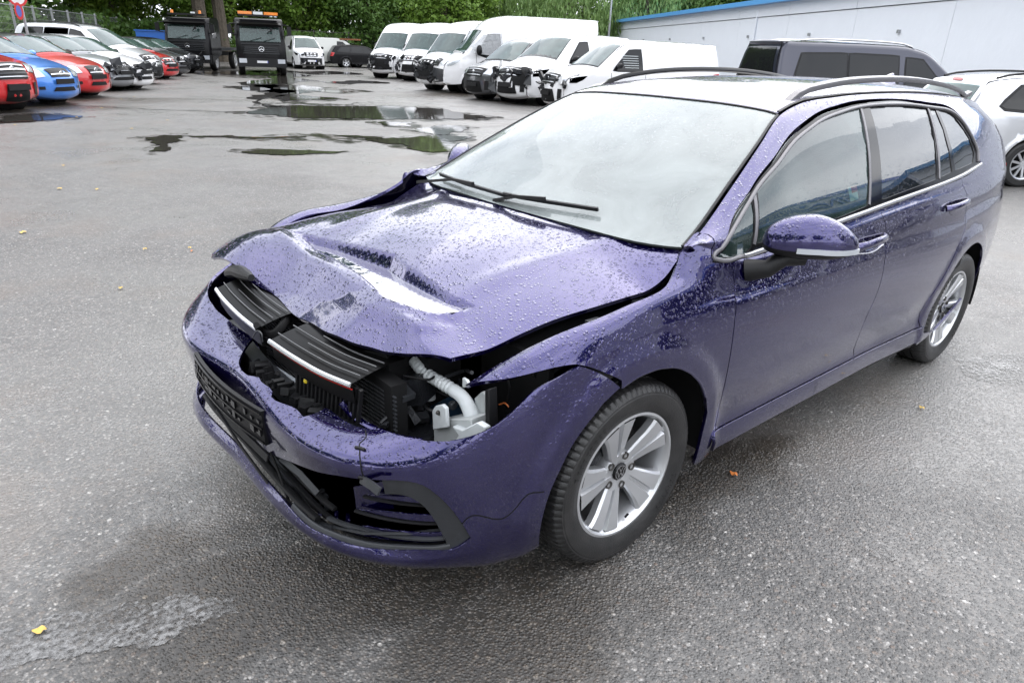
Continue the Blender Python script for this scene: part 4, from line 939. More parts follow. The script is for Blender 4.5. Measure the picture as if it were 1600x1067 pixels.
    # black carriers between radiator and headlight bay
    for (c,d,r) in (((.56,.40,.60),(.10,.09,.26),.3),((.60,.36,.48),(.06,.08,.22),.1),((.50,.46,.62),(.14,.06,.08),.5),((.55,.50,.47),(.10,.14,.05),.2),((.44,.42,.66),(.12,.14,.10),.0),((.60,.48,.43),(.05,.16,.06),-.2)):
        MB().box(c,d,Matrix.Rotation(r,3,'Z')@Matrix.Rotation(r*.6,3,'X')).obj('carrier_bracket',M['dark_part'] if c[1]>.43 else M['black_mt'],car)
    MB().sweep([(0.6600,0.5089,0.5484),(0.6200,0.4842,0.5610),(0.5700,0.5008,0.5730),(0.5600,0.5351,0.5431)],[(.8,.3,.5)]*4,[(-.012,0),(-.012,.01),(.012,.01),(.012,0)]).obj('carrier_bracket',M['dark_part'],car)
    # violet inner flange on the bumper lip below the lamp bay
    strip([(0.7400,0.4161,0.6150),(0.7150,0.4349,0.5702),(0.6900,0.4902,0.5500),(0.6500,0.5605,0.5385),(0.6000,0.6128,0.5315)],.018,M['paint'],'bumper_flange',nrm=(.5,.2,.8))
    # inner wing, bay floor and back wall
    MB().box((.30,.57,.48),(.02,.46,.56)).obj('bay_wall',M['black_mt'],car)
    MB().box((.45,.50,.37),(.30,.42,.02)).obj('bay_floor',M['black_mt'],car)
    MB().box((.30,.20,.50),(.02,.6,.6)).obj('bay_wall',M['black_mt'],car)
    Q=smooth_path([(-.25,.765,.86),(0,.755,.82),(.2,.735,.78),(.32,.715,.73)],4)
    MB().sweep(Q,[(0,0,1)]*len(Q),[(-.03,-.06),(-.03,0),(.03,0),(.03,-.06)]).obj('inner_wing',M['dark_part'],car)
    for x in (-.10,.10): MB().box((x,.76,.835-.1*(x+.1)),(.05,.03,.03)).obj('wing_bolt_tab',M['grey_pl'],car)
    # filler neck
    P=[(0.5000,0.4222,0.6838),(0.5000,0.4496,0.6711),(0.4980,0.4870,0.6602),(0.4920,0.5439,0.6564),(0.4870,0.5937,0.6529),(0.4820,0.6359,0.6448),(0.4780,0.6638,0.6194),(0.4740,0.6800,0.5848),(0.4700,0.6788,0.5375)]
    Q=smooth_path(P,10); R=[]
    for i in range(len(Q)):
        t_=i/(len(Q)-1); r=.0195
        if .18<t_<.52: r=.017+.0025*math.sin(i*2.2)
        elif t_<=.18: r=.0205-.001*math.cos(i*1.7)
        else: r=.019+.007*sstep(.6,1,t_)
        R.append(float(r))
    fn=MB().tube(Q,R,18,cap=False).obj('filler_neck',M['white_pl'],car,sharp=60)
    a=Vector(Q[0]); b=Vector(Q[2]); MB().tube([a.lerp(b,.3),a.lerp(b,.31)],.0185,18).obj('neck_opening',M['white_pl2'],fn)
    # washer tank
    def poly_block(front,depth,mat,nm,par=car,dirv=(-1,0,0)):
        n=len(front); dv=Vector(dirv)*depth
        V=[Vector(q) for q in front]+[Vector(q)+dv for q in front]; F=[tuple(range(n)),tuple(range(n,2*n))[::-1]]+[(i,i+n,(i+1)%n+n,(i+1)%n) for i in range(n)]
        o=MB().add(V,F).obj(nm,mat,par,sharp=30)
        bv=o.modifiers.new('bevel','BEVEL'); bv.width=.003; bv.segments=2; bv.limit_method='ANGLE'
        return o
    tk=poly_block([(0.5350,0.5723,0.4665),(0.5300,0.5627,0.5456),(0.5300,0.6362,0.5897),(0.5200,0.7258,0.6272),(0.5150,0.7411,0.5433)],.06,M['white_pl2'],'washer_tank')
    poly_block([(0.5450,0.5816,0.5343),(0.5450,0.5794,0.5976),(0.5450,0.5957,0.6190),(0.5450,0.6271,0.6367),(0.5450,0.6454,0.6329),(0.5450,0.6514,0.5754)],.012,M['white_pl'],'tank_flange',tk)
    MB().lathe([(0,.004),(.006,.004),(.007,-.004)],12,c=(0.5480,0.6157,0.6066)).obj('flange_bolt',M['alloy_dark'],tk)
    poly_block([(0.5400,0.6686,0.5858),(0.5400,0.7159,0.5961),(0.5300,0.7668,0.6397),(0.5200,0.7897,0.6316),(0.5200,0.7880,0.5999),(0.5400,0.7394,0.5717),(0.5450,0.6879,0.5483),(0.5400,0.6986,0.5719)],.02,M['white_pl'],'tank_neck_bracket',tk)
    poly_block([(0.4600,0.6629,0.6455),(0.4600,0.6940,0.6784),(0.4600,0.7111,0.6777),(0.4600,0.7112,0.5903),(0.4600,0.6737,0.5730)],.03,M['white_pl2'],'lamp_carrier')
    poly_block([(0.5000,0.7582,0.7210),(0.5000,0.7740,0.7313),(0.5000,0.7838,0.6142),(0.5000,0.7650,0.6014)],.03,M['black_pl'],'carrier_rail')
    poly_block([(0.4700,0.3828,0.4769),(0.4600,0.5526,0.6069),(0.4500,0.6177,0.5859),(0.4500,0.6138,0.4556),(0.4700,0.3786,0.3456)],.05,M['blue_part'],'fluid_housing')
    cn=MB().lathe([(0,.014),(.015,.012),(.019,.004),(.019,-.014),(.0,-.016)],20,axis='z',c=(0.4700,0.4534,0.5724)).obj('plug_connector',M['white_pl'],car,sharp=50)
    MB().lathe([(0,.004),(.010,.004),(.014,.0),(.014,-.01)],10,c=(0.4750,0.5865,0.5927)).obj('drain_cap',M['grey_pl'],car)
    for P in ([(0.4500,0.2710,0.5617),(0.4400,0.2924,0.5328),(0.4500,0.2987,0.4872)],[(0.5500,0.2873,0.6293),(0.5500,0.3111,0.5837),(0.5800,0.3323,0.5351)],[(0.5200,0.4177,0.4866),(0.5500,0.4216,0.4762),(0.5600,0.4809,0.4745),(0.5500,0.5347,0.4751)],[(0.3600,0.6851,0.6891),(0.3600,0.6956,0.6529),(0.3600,0.6819,0.5852)]):
        MB().tube(smooth_path(P,5),.003,6).obj('cable',M['black_pl'],car)
    MB().tube(smooth_path([(0.3700,0.6644,0.5974),(0.3700,0.6898,0.6126),(0.3700,0.7072,0.6078)],4),.0025,6).obj('cable',simple('orange cable',(.6,.16,.04),.5),car)
    rnd=random.Random(21)
    for k in range(22):
        a=(rnd.uniform(.36,.56),rnd.uniform(.34,.62),rnd.uniform(.44,.66)); P=[a]
        for j in range(3): P.append(tuple(P[-1][i]+rnd.uniform(-.09,.09)*(1,1,.7)[i] for i in range(3)))
        if min(q[0] for q in P)<.32 or max(q[1] for q in P)>.70: continue
        MB().tube(smooth_path(P,5),rnd.choice((.0025,.004,.006)),6).obj('cable',rnd.choice((M['black_pl'],M['dark_part'],M['grey_pl'])),car)
    for k in range(16):
        a=(rnd.uniform(.40,.60),rnd.uniform(.36,.56),rnd.uniform(.42,.64)); MB().box(a,(rnd.uniform(.02,.05),rnd.uniform(.01,.06),rnd.uniform(.01,.05)),Matrix.Rotation(rnd.uniform(-1,1),3,'Z')@Matrix.Rotation(rnd.uniform(-1,1),3,'X')).obj('broken_bracket',rnd.choice((M['black_pl'],M['dark_part'],M['grey_pl'])),car)
    poly_block([(0.5000,0.6595,0.7189),(0.5050,0.6837,0.7223),(0.5050,0.7011,0.7103),(0.5000,0.6599,0.6880)],.01,M['white_pl'],'broken_clip')
hero_parts()
# ------------------------------------------------------------------ setting
g=mo('ground',[(-260,-260,0),(120,-260,0),(120,160,0),(-260,160,0)],[(0,1,2,3)],M['asphalt']); g['kind']='structure'
def jag(P,amp,n=3,seed=1):
    r=random.Random(seed); P=[tuple(p) for p in P]
    for _ in range(n):
        Q=[]
        for a,b in zip(P,P[1:]+P[:1]):
            Q.append(a); d=math.hypot(b[0]-a[0],b[1]-a[1]); m=((a[0]+b[0])/2,(a[1]+b[1])/2); k=r.gauss(0,amp)
            Q.append((m[0]-(b[1]-a[1])*k,m[1]+(b[0]-a[0])*k))
        P=Q
    return P
def sheet(name,P,mat,z,seed=1,amp=.10,n=3,isl=0):
    P=jag(P,amp,n,seed); vs=[Vector(p) for p in P]
    v,e,f=delaunay_2d_cdt(vs,[(i,(i+1)%len(P)) for i in range(len(P))],[],1,1e-5)[:3]
    o=mo(name,[(a.x,a.y,z) for a in v],[tuple(x) if Vector((v[x[1]]-v[x[0]])).cross(v[x[2]]-v[x[0]])>0 else tuple(x)[::-1] for x in f],mat,smooth=False); o['kind']='structure'; return o
PUD=[[(-4.440,-14.400),(-5.565,-15.897),(-6.585,-16.274),(-8.000,-15.748),(-9.191,-15.047),(-9.735,-14.286),(-9.584,-12.238),(-9.003,-11.739),(-8.071,-11.872),(-7.341,-12.103),(-6.022,-12.671),(-4.881,-13.480)],
 [(-7.631,-20.008),(-8.308,-19.638),(-8.622,-17.971),(-7.233,-17.717),(-6.828,-17.790)],[(-7.570,-24.210),(-8.882,-25.352),(-10.061,-25.777),(-10.706,-23.749),(-10.898,-21.212),(-9.697,-20.673),(-8.802,-21.720),(-7.864,-20.562),(-7.642,-22.135),(-7.371,-23.153)],
 [(-6.418,-11.807),(-7.014,-11.322),(-6.524,-10.681),(-6.084,-11.097)],[(-6.141,-10.196),(-7.329,-10.796),(-7.626,-10.154),(-6.927,-9.540),(-6.192,-9.148),(-6.079,-9.749)],[(-4.585,-9.186),(-5.467,-9.124),(-6.654,-8.854),(-5.804,-8.385),(-5.047,-7.307),(-4.671,-7.479),(-4.786,-8.445)],
 [(-2.199,-8.612),(-2.666,-8.706),(-3.663,-8.019),(-3.150,-7.951),(-2.243,-8.372)],[(-1.417,-10.773),(-1.765,-11.012),(-2.045,-10.804),(-1.781,-10.172),(-1.500,-9.782),(-1.263,-9.041),(-1.063,-9.133),(-1.354,-9.928)],
 [(-13.832,-38.381),(-16.055,-39.823),(-12.565,-30.843),(-10.271,-25.781),(-7.635,-19.726),(-5.869,-15.825),(-5.535,-15.904),(-8.420,-22.754),(-10.637,-29.040)],
 [(-10.750,-36.113),(-13.712,-38.348),(-12.204,-33.156),(-11.120,-33.581),(-10.001,-33.371)],[(-15.042,-37.170),(-18.783,-38.912),(-18.355,-34.940),(-14.336,-33.528)],
 [(-2.130,-10.673),(-3.239,-10.128),(-5.036,-9.299),(-4.941,-9.137),(-3.269,-9.922),(-2.091,-10.546)],
 [(0.103,-15.114),(-0.774,-15.281),(-1.197,-14.450),(-0.370,-13.931),(0.248,-13.662)],[(-12.590,-27.689),(-15.087,-28.883),(-15.291,-26.333),(-12.840,-25.818)]]
t=NT('damp asphalt margin'); tr=t.n('BsdfTransparent'); tr.inputs[0].default_value=(.50,.49,.47,1); gl=t.n('BsdfGlossy'); gl.inputs['Roughness'].default_value=.12; gl.inputs[0].default_value=(.8,.8,.8,1); fr_=t.n('Fresnel'); fr_.inputs[0].default_value=1.3; m_=t.n('MixShader'); t.l(fr_.outputs[0],m_.inputs[0]); t.l(tr.outputs[0],m_.inputs[1]); t.l(gl.outputs[0],m_.inputs[2])
nv_=t.math('ADD',t.math('MULTIPLY',t.noise(3.5,5,.7),.6),t.math('MULTIPLY',t.noise(.9,3,.6),.4)); m2_=t.n('MixShader'); t2_=t.n('BsdfTransparent'); t.l(t.mr(nv_,.42,.56,0,1,True),m2_.inputs[0]); t.l(t2_.outputs[0],m2_.inputs[2]); t.l(m_.outputs[0],m2_.inputs[1]); t.l(m2_.outputs[0],t.out.inputs[0]); DAMP=t.m
for i,P in enumerate(PUD):
    sheet('puddle',P,M['puddle'],.010,i+3,.13,4)
    cx=sum(p[0] for p in P)/len(P); cy=sum(p[1] for p in P)/len(P)
    for q,(k,dz) in enumerate(((1.12,.0065),)): sheet('damp_margin',[(cx+(a-cx)*k+.08*(1 if a>cx else -1),cy+(b-cy)*k+.15*(1 if b>cy else -1)) for a,b in P],DAMP,.004+.0002*i,i+40,.16,4)
sheet('water_film',[(1.677,0.069),(1.616,0.019),(1.396,0.106),(1.158,0.195),(1.063,0.292),(1.067,0.356),(1.199,0.330),(1.383,0.277),(1.549,0.196),(1.685,0.167)],M['film'],.004,7,.16,5)
sheet('water_film',[(-2.813,0.924),(-3.051,1.015),(-3.394,1.247),(-3.204,1.414),(-2.816,1.331),(-2.613,1.166),(-2.601,1.061)],M['film'],.004,9,.12,5)
sheet('water_film',[(-0.711,1.366),(-0.792,1.385),(-0.787,1.453),(-0.733,1.464),(-0.690,1.419)],M['film'],.004,10,.16,4)
sheet('water_film',[(-15.553,-2.289),(-17.912,-1.626),(-14.404,-0.887),(-13.137,-1.524)],M['puddle'],.004,12,.12,4)
for i,(P,w) in enumerate((([(-0.907,-17.886),(-1.687,-17.164),(-2.979,-15.795),(-4.496,-14.549)],.05),([(-1.674,-10.856),(-2.409,-10.561),(-3.758,-9.722),(-4.895,-9.058)],.03),([(-8.660,-16.971),(-7.843,-15.998),(-7.117,-15.133)],.05))):
    Q=smooth_path([(a,b,0) for a,b in P],10); r=random.Random(i); V=[];F=[]
    for k,q in enumerate(Q):
        t_=Q[min(k+1,len(Q)-1)]-Q[max(k-1,0)]; t_/=np.linalg.norm(t_); s_=np.array([-t_[1],t_[0],0]); j=r.gauss(0,.03); ww=w*(.4+r.random())
        V+=[q+s_*(j-ww/2)+[0,0,.006],q+s_*(j+ww/2)+[0,0,.006]]
    F=[(2*k,2*k+1,2*k+3,2*k+2) for k in range(len(Q)-1)]; mo('asphalt_joint',V,F,M['crack'],smooth=False)['kind']='structure'
# fallen leaves
r=random.Random(5)
LV=[(-0.725,0.838),(1.527,0.097),(0.666,-2.896),(0.013,-3.654),(0.979,-4.828),(0.413,-6.717),(0.104,-6.505),(0.305,-3.795),(0.025,-3.551),(0.053,-13.367),(-1.091,-14.482),(-1.541,-12.130),(-2.481,-13.372),(-3.384,-19.788),(-2.881,-18.940),(-1.928,-16.400),(0.123,-8.299),(-1.978,1.070)]
for i,(x,y) in enumerate(LV):
    s=.012+.006*r.random() if y>-4 else .018+.012*r.random()
    if i<2: s=.019
    V=[];n=10; a0=r.random()*6
    for k in range(n):
        a=2*math.pi*k/n; rr=s*(1+.3*math.cos(a))*(.55+.45*abs(math.cos(a))); u,v=rr*math.cos(a),rr*math.sin(a)*.9
        V.append((x+u*math.cos(a0)-v*math.sin(a0),y+u*math.sin(a0)+v*math.cos(a0),.012+.006*math.sin(3*a)))
    V.append((x,y,.016)); o=mo('fallen_leaf',V,[(k,(k+1)%n,n) for k in range(n)],M['leaf2'] if i in (0,8) else M['leaf1'])
    if i==0: tag(o,'orange leaf lying on the asphalt to the right of the front wheel','leaf','fallen leaves')
    elif i==1: tag(o,'yellow leaf in the grey water film at the lower left','leaf','fallen leaves')
    elif i in (8,): tag(o,'small orange leaf among yellow ones left of the violet car','leaf','yellow leaves on the asphalt')
    else: tag(o,'small yellow leaf on wet asphalt '+('in front of the violet car' if y>-1 and x>.5 else 'right of the violet car' if x<0 and y>0 else 'beside the puddles left of the violet car'),'leaf','yellow leaves on the asphalt')
# ---------------- foliage
def leaf_mat(name,c1,c2,c3):
    t=NT(name); oi=t.n('ObjectInfo'); f=t.noise(1.1,4,.6); g=t.noise(17,3,.6)
    c=t.mix(t.mr(f,.35,.65),c1,c2); c=t.mix(t.mr(g,.52,.78),c,c3)
    b=t.n('BsdfPrincipled'); t.l(c,b.inputs['Base Color']); b.inputs['Roughness'].default_value=.45; b.inputs['Specular IOR Level'].default_value=.3
    tr=t.n('BsdfTranslucent'); t.l(t.mix(.5,c,(.10,.16,.02)),tr.inputs[0]); m=t.n('MixShader'); m.inputs[0].default_value=.35
    t.l(b.outputs[0],m.inputs[1]); t.l(tr.outputs[0],m.inputs[2]); t.l(m.outputs[0],t.out.inputs[0]); return t.m
LM=[leaf_mat('maple leaves',(.10,.20,.025),(.17,.30,.05),(.34,.36,.08)),leaf_mat('dark leaves',(.055,.12,.025),(.10,.19,.045),(.18,.25,.06)),leaf_mat('bright leaves',(.13,.25,.03),(.22,.35,.055),(.42,.40,.08)),leaf_mat('willow leaves',(.13,.23,.075),(.20,.31,.11),(.33,.38,.13))]
BARK=simple('furrowed bark',(.085,.070,.052),.85,bumps=(9,.10),var=.5,vs=5)
def crown_mesh(name,R,Hh,n,leaf,seed,droop=0,mat=None):
    """leaf sized quads gathered in clumps through an uneven crown"""
    r=np.random.RandomState(seed); nc=max(10,n//110)
    d=r.normal(size=(nc,3)); d/=np.linalg.norm(d,axis=1)[:,None]; rad_=.45+.55*r.rand(nc)**.6
    cc=d*rad_[:,None]*np.array([R,R,Hh/2]); cr2=(.16+.20*r.rand(nc))*R
    k=r.randint(0,nc,n); p=r.normal(size=(n,3)); p/=np.linalg.norm(p,axis=1)[:,None]; p*=(r.rand(n)**.45)[:,None]
    pos=cc[k]+p*cr2[k][:,None]*np.array([1,1,.75]); 
    if droop: pos[:,2]-=droop*r.rand(n)*cr2[k]
    nr=p+r.normal(size=(n,3))*.6+np.array([0,0,.5]); nr/=np.linalg.norm(nr,axis=1)[:,None]
    a=np.cross(nr,r.normal(size=(n,3))); a/=np.linalg.norm(a,axis=1)[:,None]; b=np.cross(nr,a)
    s=leaf*(.6+.8*r.rand(n)); a*=s[:,None]; b*=s[:,None]*(.6 if not droop else .35)
    if droop: a=a*.4+np.array([0,0,-1])*s[:,None]*.8
    V=np.empty((n,4,3)); V[:,0]=pos-a; V[:,1]=pos+b*.8; V[:,2]=pos+a; V[:,3]=pos-b*.8
    me=bpy.data.meshes.new(name); me.vertices.add(n*4); me.vertices.foreach_set('co',V.ravel()); me.loops.add(n*4); me.loops.foreach_set('vertex_index',np.arange(n*4)); me.polygons.add(n); me.polygons.foreach_set('loop_start',np.arange(n)*4); me.polygons.foreach_set('loop_total',np.full(n,4)); me.update(); me.materials.append(mat); return me
CR=[crown_mesh('crown',4.2,7.5,15000,.17,1,mat=LM[0]),crown_mesh('crown',4.0,8,15000,.15,2,mat=LM[1]),crown_mesh('crown',3.6,6.5,12000,.17,3,mat=LM[2]),crown_mesh('crown',4.0,8,16000,.20,4,droop=1.6,mat=LM[3])]
def tree(x,y,zc,kind,s,label,tr=.28,h=None,name='tree',group='trees behind the yard',lean=0):
    t=empty(name,(x,y,0),random.Random(int(x*7+y)).random()*6,label=label,cat='tree',group=group)
    c=bpy.data.objects.new('crown',CR[kind]); COL.objects.link(c); c.parent=t; c.location=(0,0,zc); c.scale=(s,s,s)
    top=zc+1.5*s; P=[];Rr=[]; r=random.Random(int(x*3+y*5))
    for k in range(9):
        q=k/8; P.append((lean*q*q+.12*math.sin(q*5+x),.1*math.cos(q*4+y),top*q)); Rr.append(tr*(1.25 if k==0 else 1)*(1-.6*q))
    mb=MB().tube(P,Rr,12)
    for k in range(5):
        a=r.random()*6.3; z0=top*(.45+.1*k); b=Vector(P[min(8,int(8*z0/top))]); mb.tube([b,b+Vector((math.cos(a)*.9*s,math.sin(a)*.9*s,.8*s)),b+Vector((math.cos(a)*2.2*s,math.sin(a)*2.2*s,1.7*s))],[tr*.4,tr*.28,tr*.12],7)
    mb.obj('trunk',BARK,t); return t
TR=[(-2,-56,13,1,2.6,'dark bushy tree at the far left behind the mesh fence'),(-8,-66,13,1,2.5,'dark green tree behind the fence above the silver minivan'),(6,-62,14,1,2.8,'tall dark tree furthest left behind the fence'),
 (-13,-66,5.2,2,1.1,'bright green maple hanging over the end of the mesh fence'),(-17,-58,6.6,0,.95,'leafy tree with branches above the left truck'),(-13,-78,15,1,3.0,'dark tree filling the gap behind the left truck'),
 (-22,-64,5.8,2,1.15,'bright green maple behind the right truck'),(-27,-62,5.4,0,1.1,'green maple behind the small white van'),(-24,-80,15,1,3.0,'tall dark tree behind the small white van'),
 (-32,-58,5.0,1,1.05,'dark leafy tree behind the burnt van'),(-36,-60,7,2,1.3,'broad light green tree behind the burnt van'),(-37,-53,4.2,0,1.05,'low green tree above the first white van'),
 (-43,-56,6,3,1.3,'drooping willow above the second white van'),(-45,-47,4.6,3,1.15,'drooping willow behind the long white van'),(-53,-52,7,1,1.4,'dark tree behind the willows'),
 (-52,-43,5.2,3,1.15,'willow standing over the roof of the long white van'),(-58,-42,6,1,1.2,'dark tree beside the lamp pole'),(-60,-47,5.5,0,1.2,'tree with reddish leaves behind the lamp pole'),(-63,-40,6.4,2,1.3,'light green tree above the blue roof edge'),(-66,-33,7.5,0,1.5,'green tree over the pale hall roof'),(-70,-45,9,1,1.7,'tall dark tree behind the hall'),
 (-36,-80,15,1,3.0,'tall dark tree in the middle of the far row'),(-47,-66,9.5,1,2.1,'tall green tree behind the willows')]
for x,y,z,k,s,lb in TR: tree(x,y,z,k,s,lb)
# two thick trunks beside the trucks
def big_trunk(x,y,r0,label,lean):
    t=empty('tree',(x,y,0),0,label=label,cat='tree')
    n=40;V=[];F=[];H_=16;rows=26
    for i in range(rows):
        z=H_*(i/(rows-1))**1.3; rr=r0*(1+.55*math.exp(-z*1.3))*(1-.03*z)
        for k in range(n):
            a=2*math.pi*k/n; q=rr*(1+.07*math.sin(7*a+z*.5)+.05*math.sin(13*a-z*.8)+.04*math.sin(23*a+z)+.14*math.exp(-z*1.5)*math.sin(5*a))
            V.append((q*math.cos(a)+lean*z*.05,q*math.sin(a),z-.05))
    F=[(i*n+k,i*n+(k+1)%n,(i+1)*n+(k+1)%n,(i+1)*n+k) for i in range(rows-1) for k in range(n)]
    mo('trunk',V,F,BARK,t)
    for j,(dx,dy,z,s,kd) in enumerate(((0,0,12,1.3,0),(2,-2,8.2,.55,0),(-2.6,1.0,7.9,.5,2))):
        c=bpy.data.objects.new('crown',CR[kd]); COL.objects.link(c); c.parent=t; c.location=(dx,dy,z); c.scale=(s,)*3; c.rotation_euler=(0,0,j*2)
_a=(-17.642,-54.098); _b=(-15.735,-51.787)
big_trunk(_a[0],_a[1],.42,'furrowed tree trunk immediately left of the right truck',.3); big_trunk(_b[0]-.3,_b[1]-2.0,.46,'thick tree trunk directly behind the left truck',-.4)
# undergrowth
def hedge(name,x0,y0,x1,y1,h,w,n,mat,label,cat='bushes'):
    r=np.random.RandomState(int(abs(x0*3+y0))); u=r.rand(n); hh=h*(.75+.25*np.sin(u*19)+.15*np.sin(u*47)); 
    pos=np.stack([x0+(x1-x0)*u+r.normal(size=n)*w*.4,y0+(y1-y0)*u+r.normal(size=n)*w*.4,hh*r.rand(n)**.7],1)
    a=r.normal(size=(n,3));a/=np.linalg.norm(a,axis=1)[:,None];b=np.cross(a,r.normal(size=(n,3)));b/=np.linalg.norm(b,axis=1)[:,None];s=.15*(.5+r.rand(n))[:,None]
    V=np.stack([pos-a*s,pos+b*s*.7,pos+a*s,pos-b*s*.7],1)
    me=bpy.data.meshes.new(name); me.vertices.add(n*4); me.vertices.foreach_set('co',V.ravel()); me.loops.add(n*4); me.loops.foreach_set('vertex_index',np.arange(n*4)); me.polygons.add(n); me.polygons.foreach_set('loop_start',np.arange(n)*4); me.polygons.foreach_set('loop_total',np.full(n,4)); me.update(); me.materials.append(mat)
    o=bpy.data.objects.new(name,me); COL.objects.link(o); tag(o,label,cat,kind='stuff')
hedge('undergrowth',-6,-57,-66,-57,3.0,2.6,26000,LM[1],'dark undergrowth below the trees along the far end of the yard')
hedge('ivy_hedge',3.0,-34,-14,-60,2.6,1.0,14000,LM[1],'green hedge growing behind the mesh fence on the left','hedge')
hedge('far_wood',12,-92,-95,-78,9,4,30000,LM[1],'dark wood closing off the view behind all the trees','wood')
hedge('undergrowth',-48,-58,-68,-34,3.2,2,9000,LM[0],'light green undergrowth beside the pale hall')
soil=mo('soil_strip',[(14,-58,.02),(14,-90,.02),(-90,-90,.02),(-90,-30,.02),(-66,-30,.02),(-46,-55,.02),(-20,-56,.02),(-12,-62,.02)],[(0,7,6,5,4,3,2,1)],simple('leaf litter',(.05,.045,.03),.9,var=.5,vs=3)); soil['kind']='structure'
# fence left
GALV=simple('galvanised steel',(.36,.37,.38),.4,.5,var=.15,vs=8); WIRE=simple('fence wire',(.20,.21,.21),.5,.4); RUST=simple('dark fence',(.045,.04,.035),.6)
def mesh_fence(A,B_,h,n,mat,label,cell=.16,post=.09,name='mesh_fence',wr=.005,wmat=None):
    t=empty(name,(A[0],A[1],0),0,label=label,cat='fence'); d=Vector((B_[0]-A[0],B_[1]-A[1],0)); L_=d.length; d.normalize()
    for k in range(n+1):
        p=d*(L_*k/n); MB().box((p.x,p.y,h/2+.05),(post,post,h+.1),Matrix.Rotation(math.atan2(d.y,d.x),3,'Z')).obj('post',mat,t)
        if k<n:
            mb=MB(); q=d*(L_/n); m=int(L_/n/cell)
            for j in range(1,m): 
                a=p+q*(j/m); mb.tube([(a.x,a.y,.05),(a.x,a.y,h)],wr,3,cap=False)
            for z in [.1+i*.25 for i in range(int(h/.25))]: mb.tube([(p.x,p.y,z),(p.x+q.x,p.y+q.y,z)],wr*1.2,3,cap=False)
            o=mb.obj('mesh_panel',wmat or WIRE,t,smooth=False)
            mb=MB().tube([(p.x,p.y,h),(p.x+q.x,p.y+q.y,h)],.022,6).obj('top_rail',mat,t)
    return t
mesh_fence((3.6,-24.5),(-13.5,-61),2.62,15,GALV,'grey mesh fence with pale posts behind the cars on the left')
mesh_fence((-17,-57.5),(-58,-51),2.4,14,RUST,'dark mesh fence behind the white vans below the trees',wmat=RUST)
# round prohibition sign and its post at the upper left
sx,sy,_=(-1.6358,-23.0000,1.8615)
sg=empty('road_sign',(sx,sy,0),0,label='round red and white sign above a small oval plate at the top left',cat='sign')
MB().tube([(0,0,0),(0,0,3.3)],.035,10).obj('post',GALV,sg)
cs=(-1.5547,-22.8000,2.3807); SW=simple('sign white',(.75,.75,.75),.4); SR=simple('sign red',(.55,.03,.03),.35); SB=simple('sign blue',(.10,.12,.42),.4)
def disc(name,c,R,mat,par,off,ez=1,n=28,r0=0):
    c=Vector(c)-par.location; nn=Vector((.1,1,0)).normalized(); s_=nn.cross(Vector((0,0,1))); V=[];F=[]
    for k in range(n):
        a=2*math.pi*k/n
        for rr,dd in ((R,0),(R,.012),(r0,.012)): V.append(c+s_*(rr*math.cos(a))+Vector((0,0,1))*(rr*ez*math.sin(a))+nn*(off+dd))
    for k in range(n):
        j=(k+1)%n; F+=[(k*3,j*3,j*3+1,k*3+1),(k*3+1,j*3+1,j*3+2,k*3+2)]
    return mo(name,V,F,mat,par,smooth=False)
disc('sign_face',cs,.205,SW,sg,0); disc('red_ring',cs,.22,SR,sg,.006,r0=.165)
MB().box(Vector(cs)-sg.location+Vector((.0,.03,.0)),(.16,.02,.03)).obj('bar_symbol',simple('sign black',(.03,.03,.03),.4),sg)
co_=(-1.5231,-22.8000,2.0462); disc('oval_plate',co_,.10,SR,sg,0,ez=2.2); disc('oval_centre',co_,.06,SB,sg,.006,ez=2.4)
# lamp pole by the hall
px_,py_,_=(-49.4740,-44.9828,4.0000)
lp=empty('lamp_pole',(px_*.93,py_*.93,0),0,label='slim grey pole standing beside the end of the pale hall',cat='pole'); MB().tube([(0,0,0),(0,0,10)],[.11,.07],10).obj('pole',GALV,lp); MB().tube([(0,0,9.9),(.9,.6,10.1)],.04,8).obj('lamp_arm',GALV,lp); MB().box((1.1,.73,10.1),(.55,.25,.10),Matrix.Rotation(.6,3,'Z')).obj('lamp_head',GALV,lp)
# ---------------- pale hall with blue fascia
HALL=simple('pale blue rendered wall',(.76,.79,.84),.6,var=.04,vs=1.2,bumps=(3,.01)); BLUE=simple('light blue fascia',(.10,.33,.66),.4); DB_=simple('sign blue paint',(.03,.12,.42),.35)
A=Vector((-50.1,-45.6,0)); Bq=Vector((-32.25,-18.4,0)); d=(Bq-A).normalized(); nrm=Vector((d.y,-d.x,0)); L_=62.0
if nrm.x<0: nrm=-nrm
hl=empty('hall',A,0,label='long pale blue hall with a light blue roof edge on the right',cat='building')
def slab(c0,c1,z0,z1,t0,t1,nm,mat,par,step=0):
    V=[];
    for s_ in (c0,c1):
        for t_ in (t0,t1):
            for z in (z0,z1): p=d*s_+nrm*t_+Vector((0,0,z)); V.append(p)
    return MB().add(V,[(0,1,3,2),(4,6,7,5),(0,4,5,1),(2,3,7,6),(1,5,7,3),(0,2,6,4)]).obj(nm,mat,par,smooth=False)
np_=11; pw=(L_-1.2)/np_
for k in range(np_):
    slab(1.2+k*pw+.008,1.2+(k+1)*pw-.008,0,3.55,-.25,0,'wall_panel',HALL,hl)
    slab(1.2+k*pw+.012,1.2+(k+1)*pw-.012,3.58,4.12,-.25,.06,'upper_wall_panel',HALL,hl)
slab(1.2,L_,0,4.1,-.5,-.26,'wall_core',HALL,hl)
slab(0,L_,4.12,4.34,-8,.45,'roof_fascia',BLUE,hl); slab(1.2,1.45,0,4.12,-8,-.51,'end_wall',HALL,hl)
for k in range(9):
    s_=5+k*6.3; slab(s_,s_+.10,2.62,2.74,.0,.10,'wall_lamp',GALV,hl)
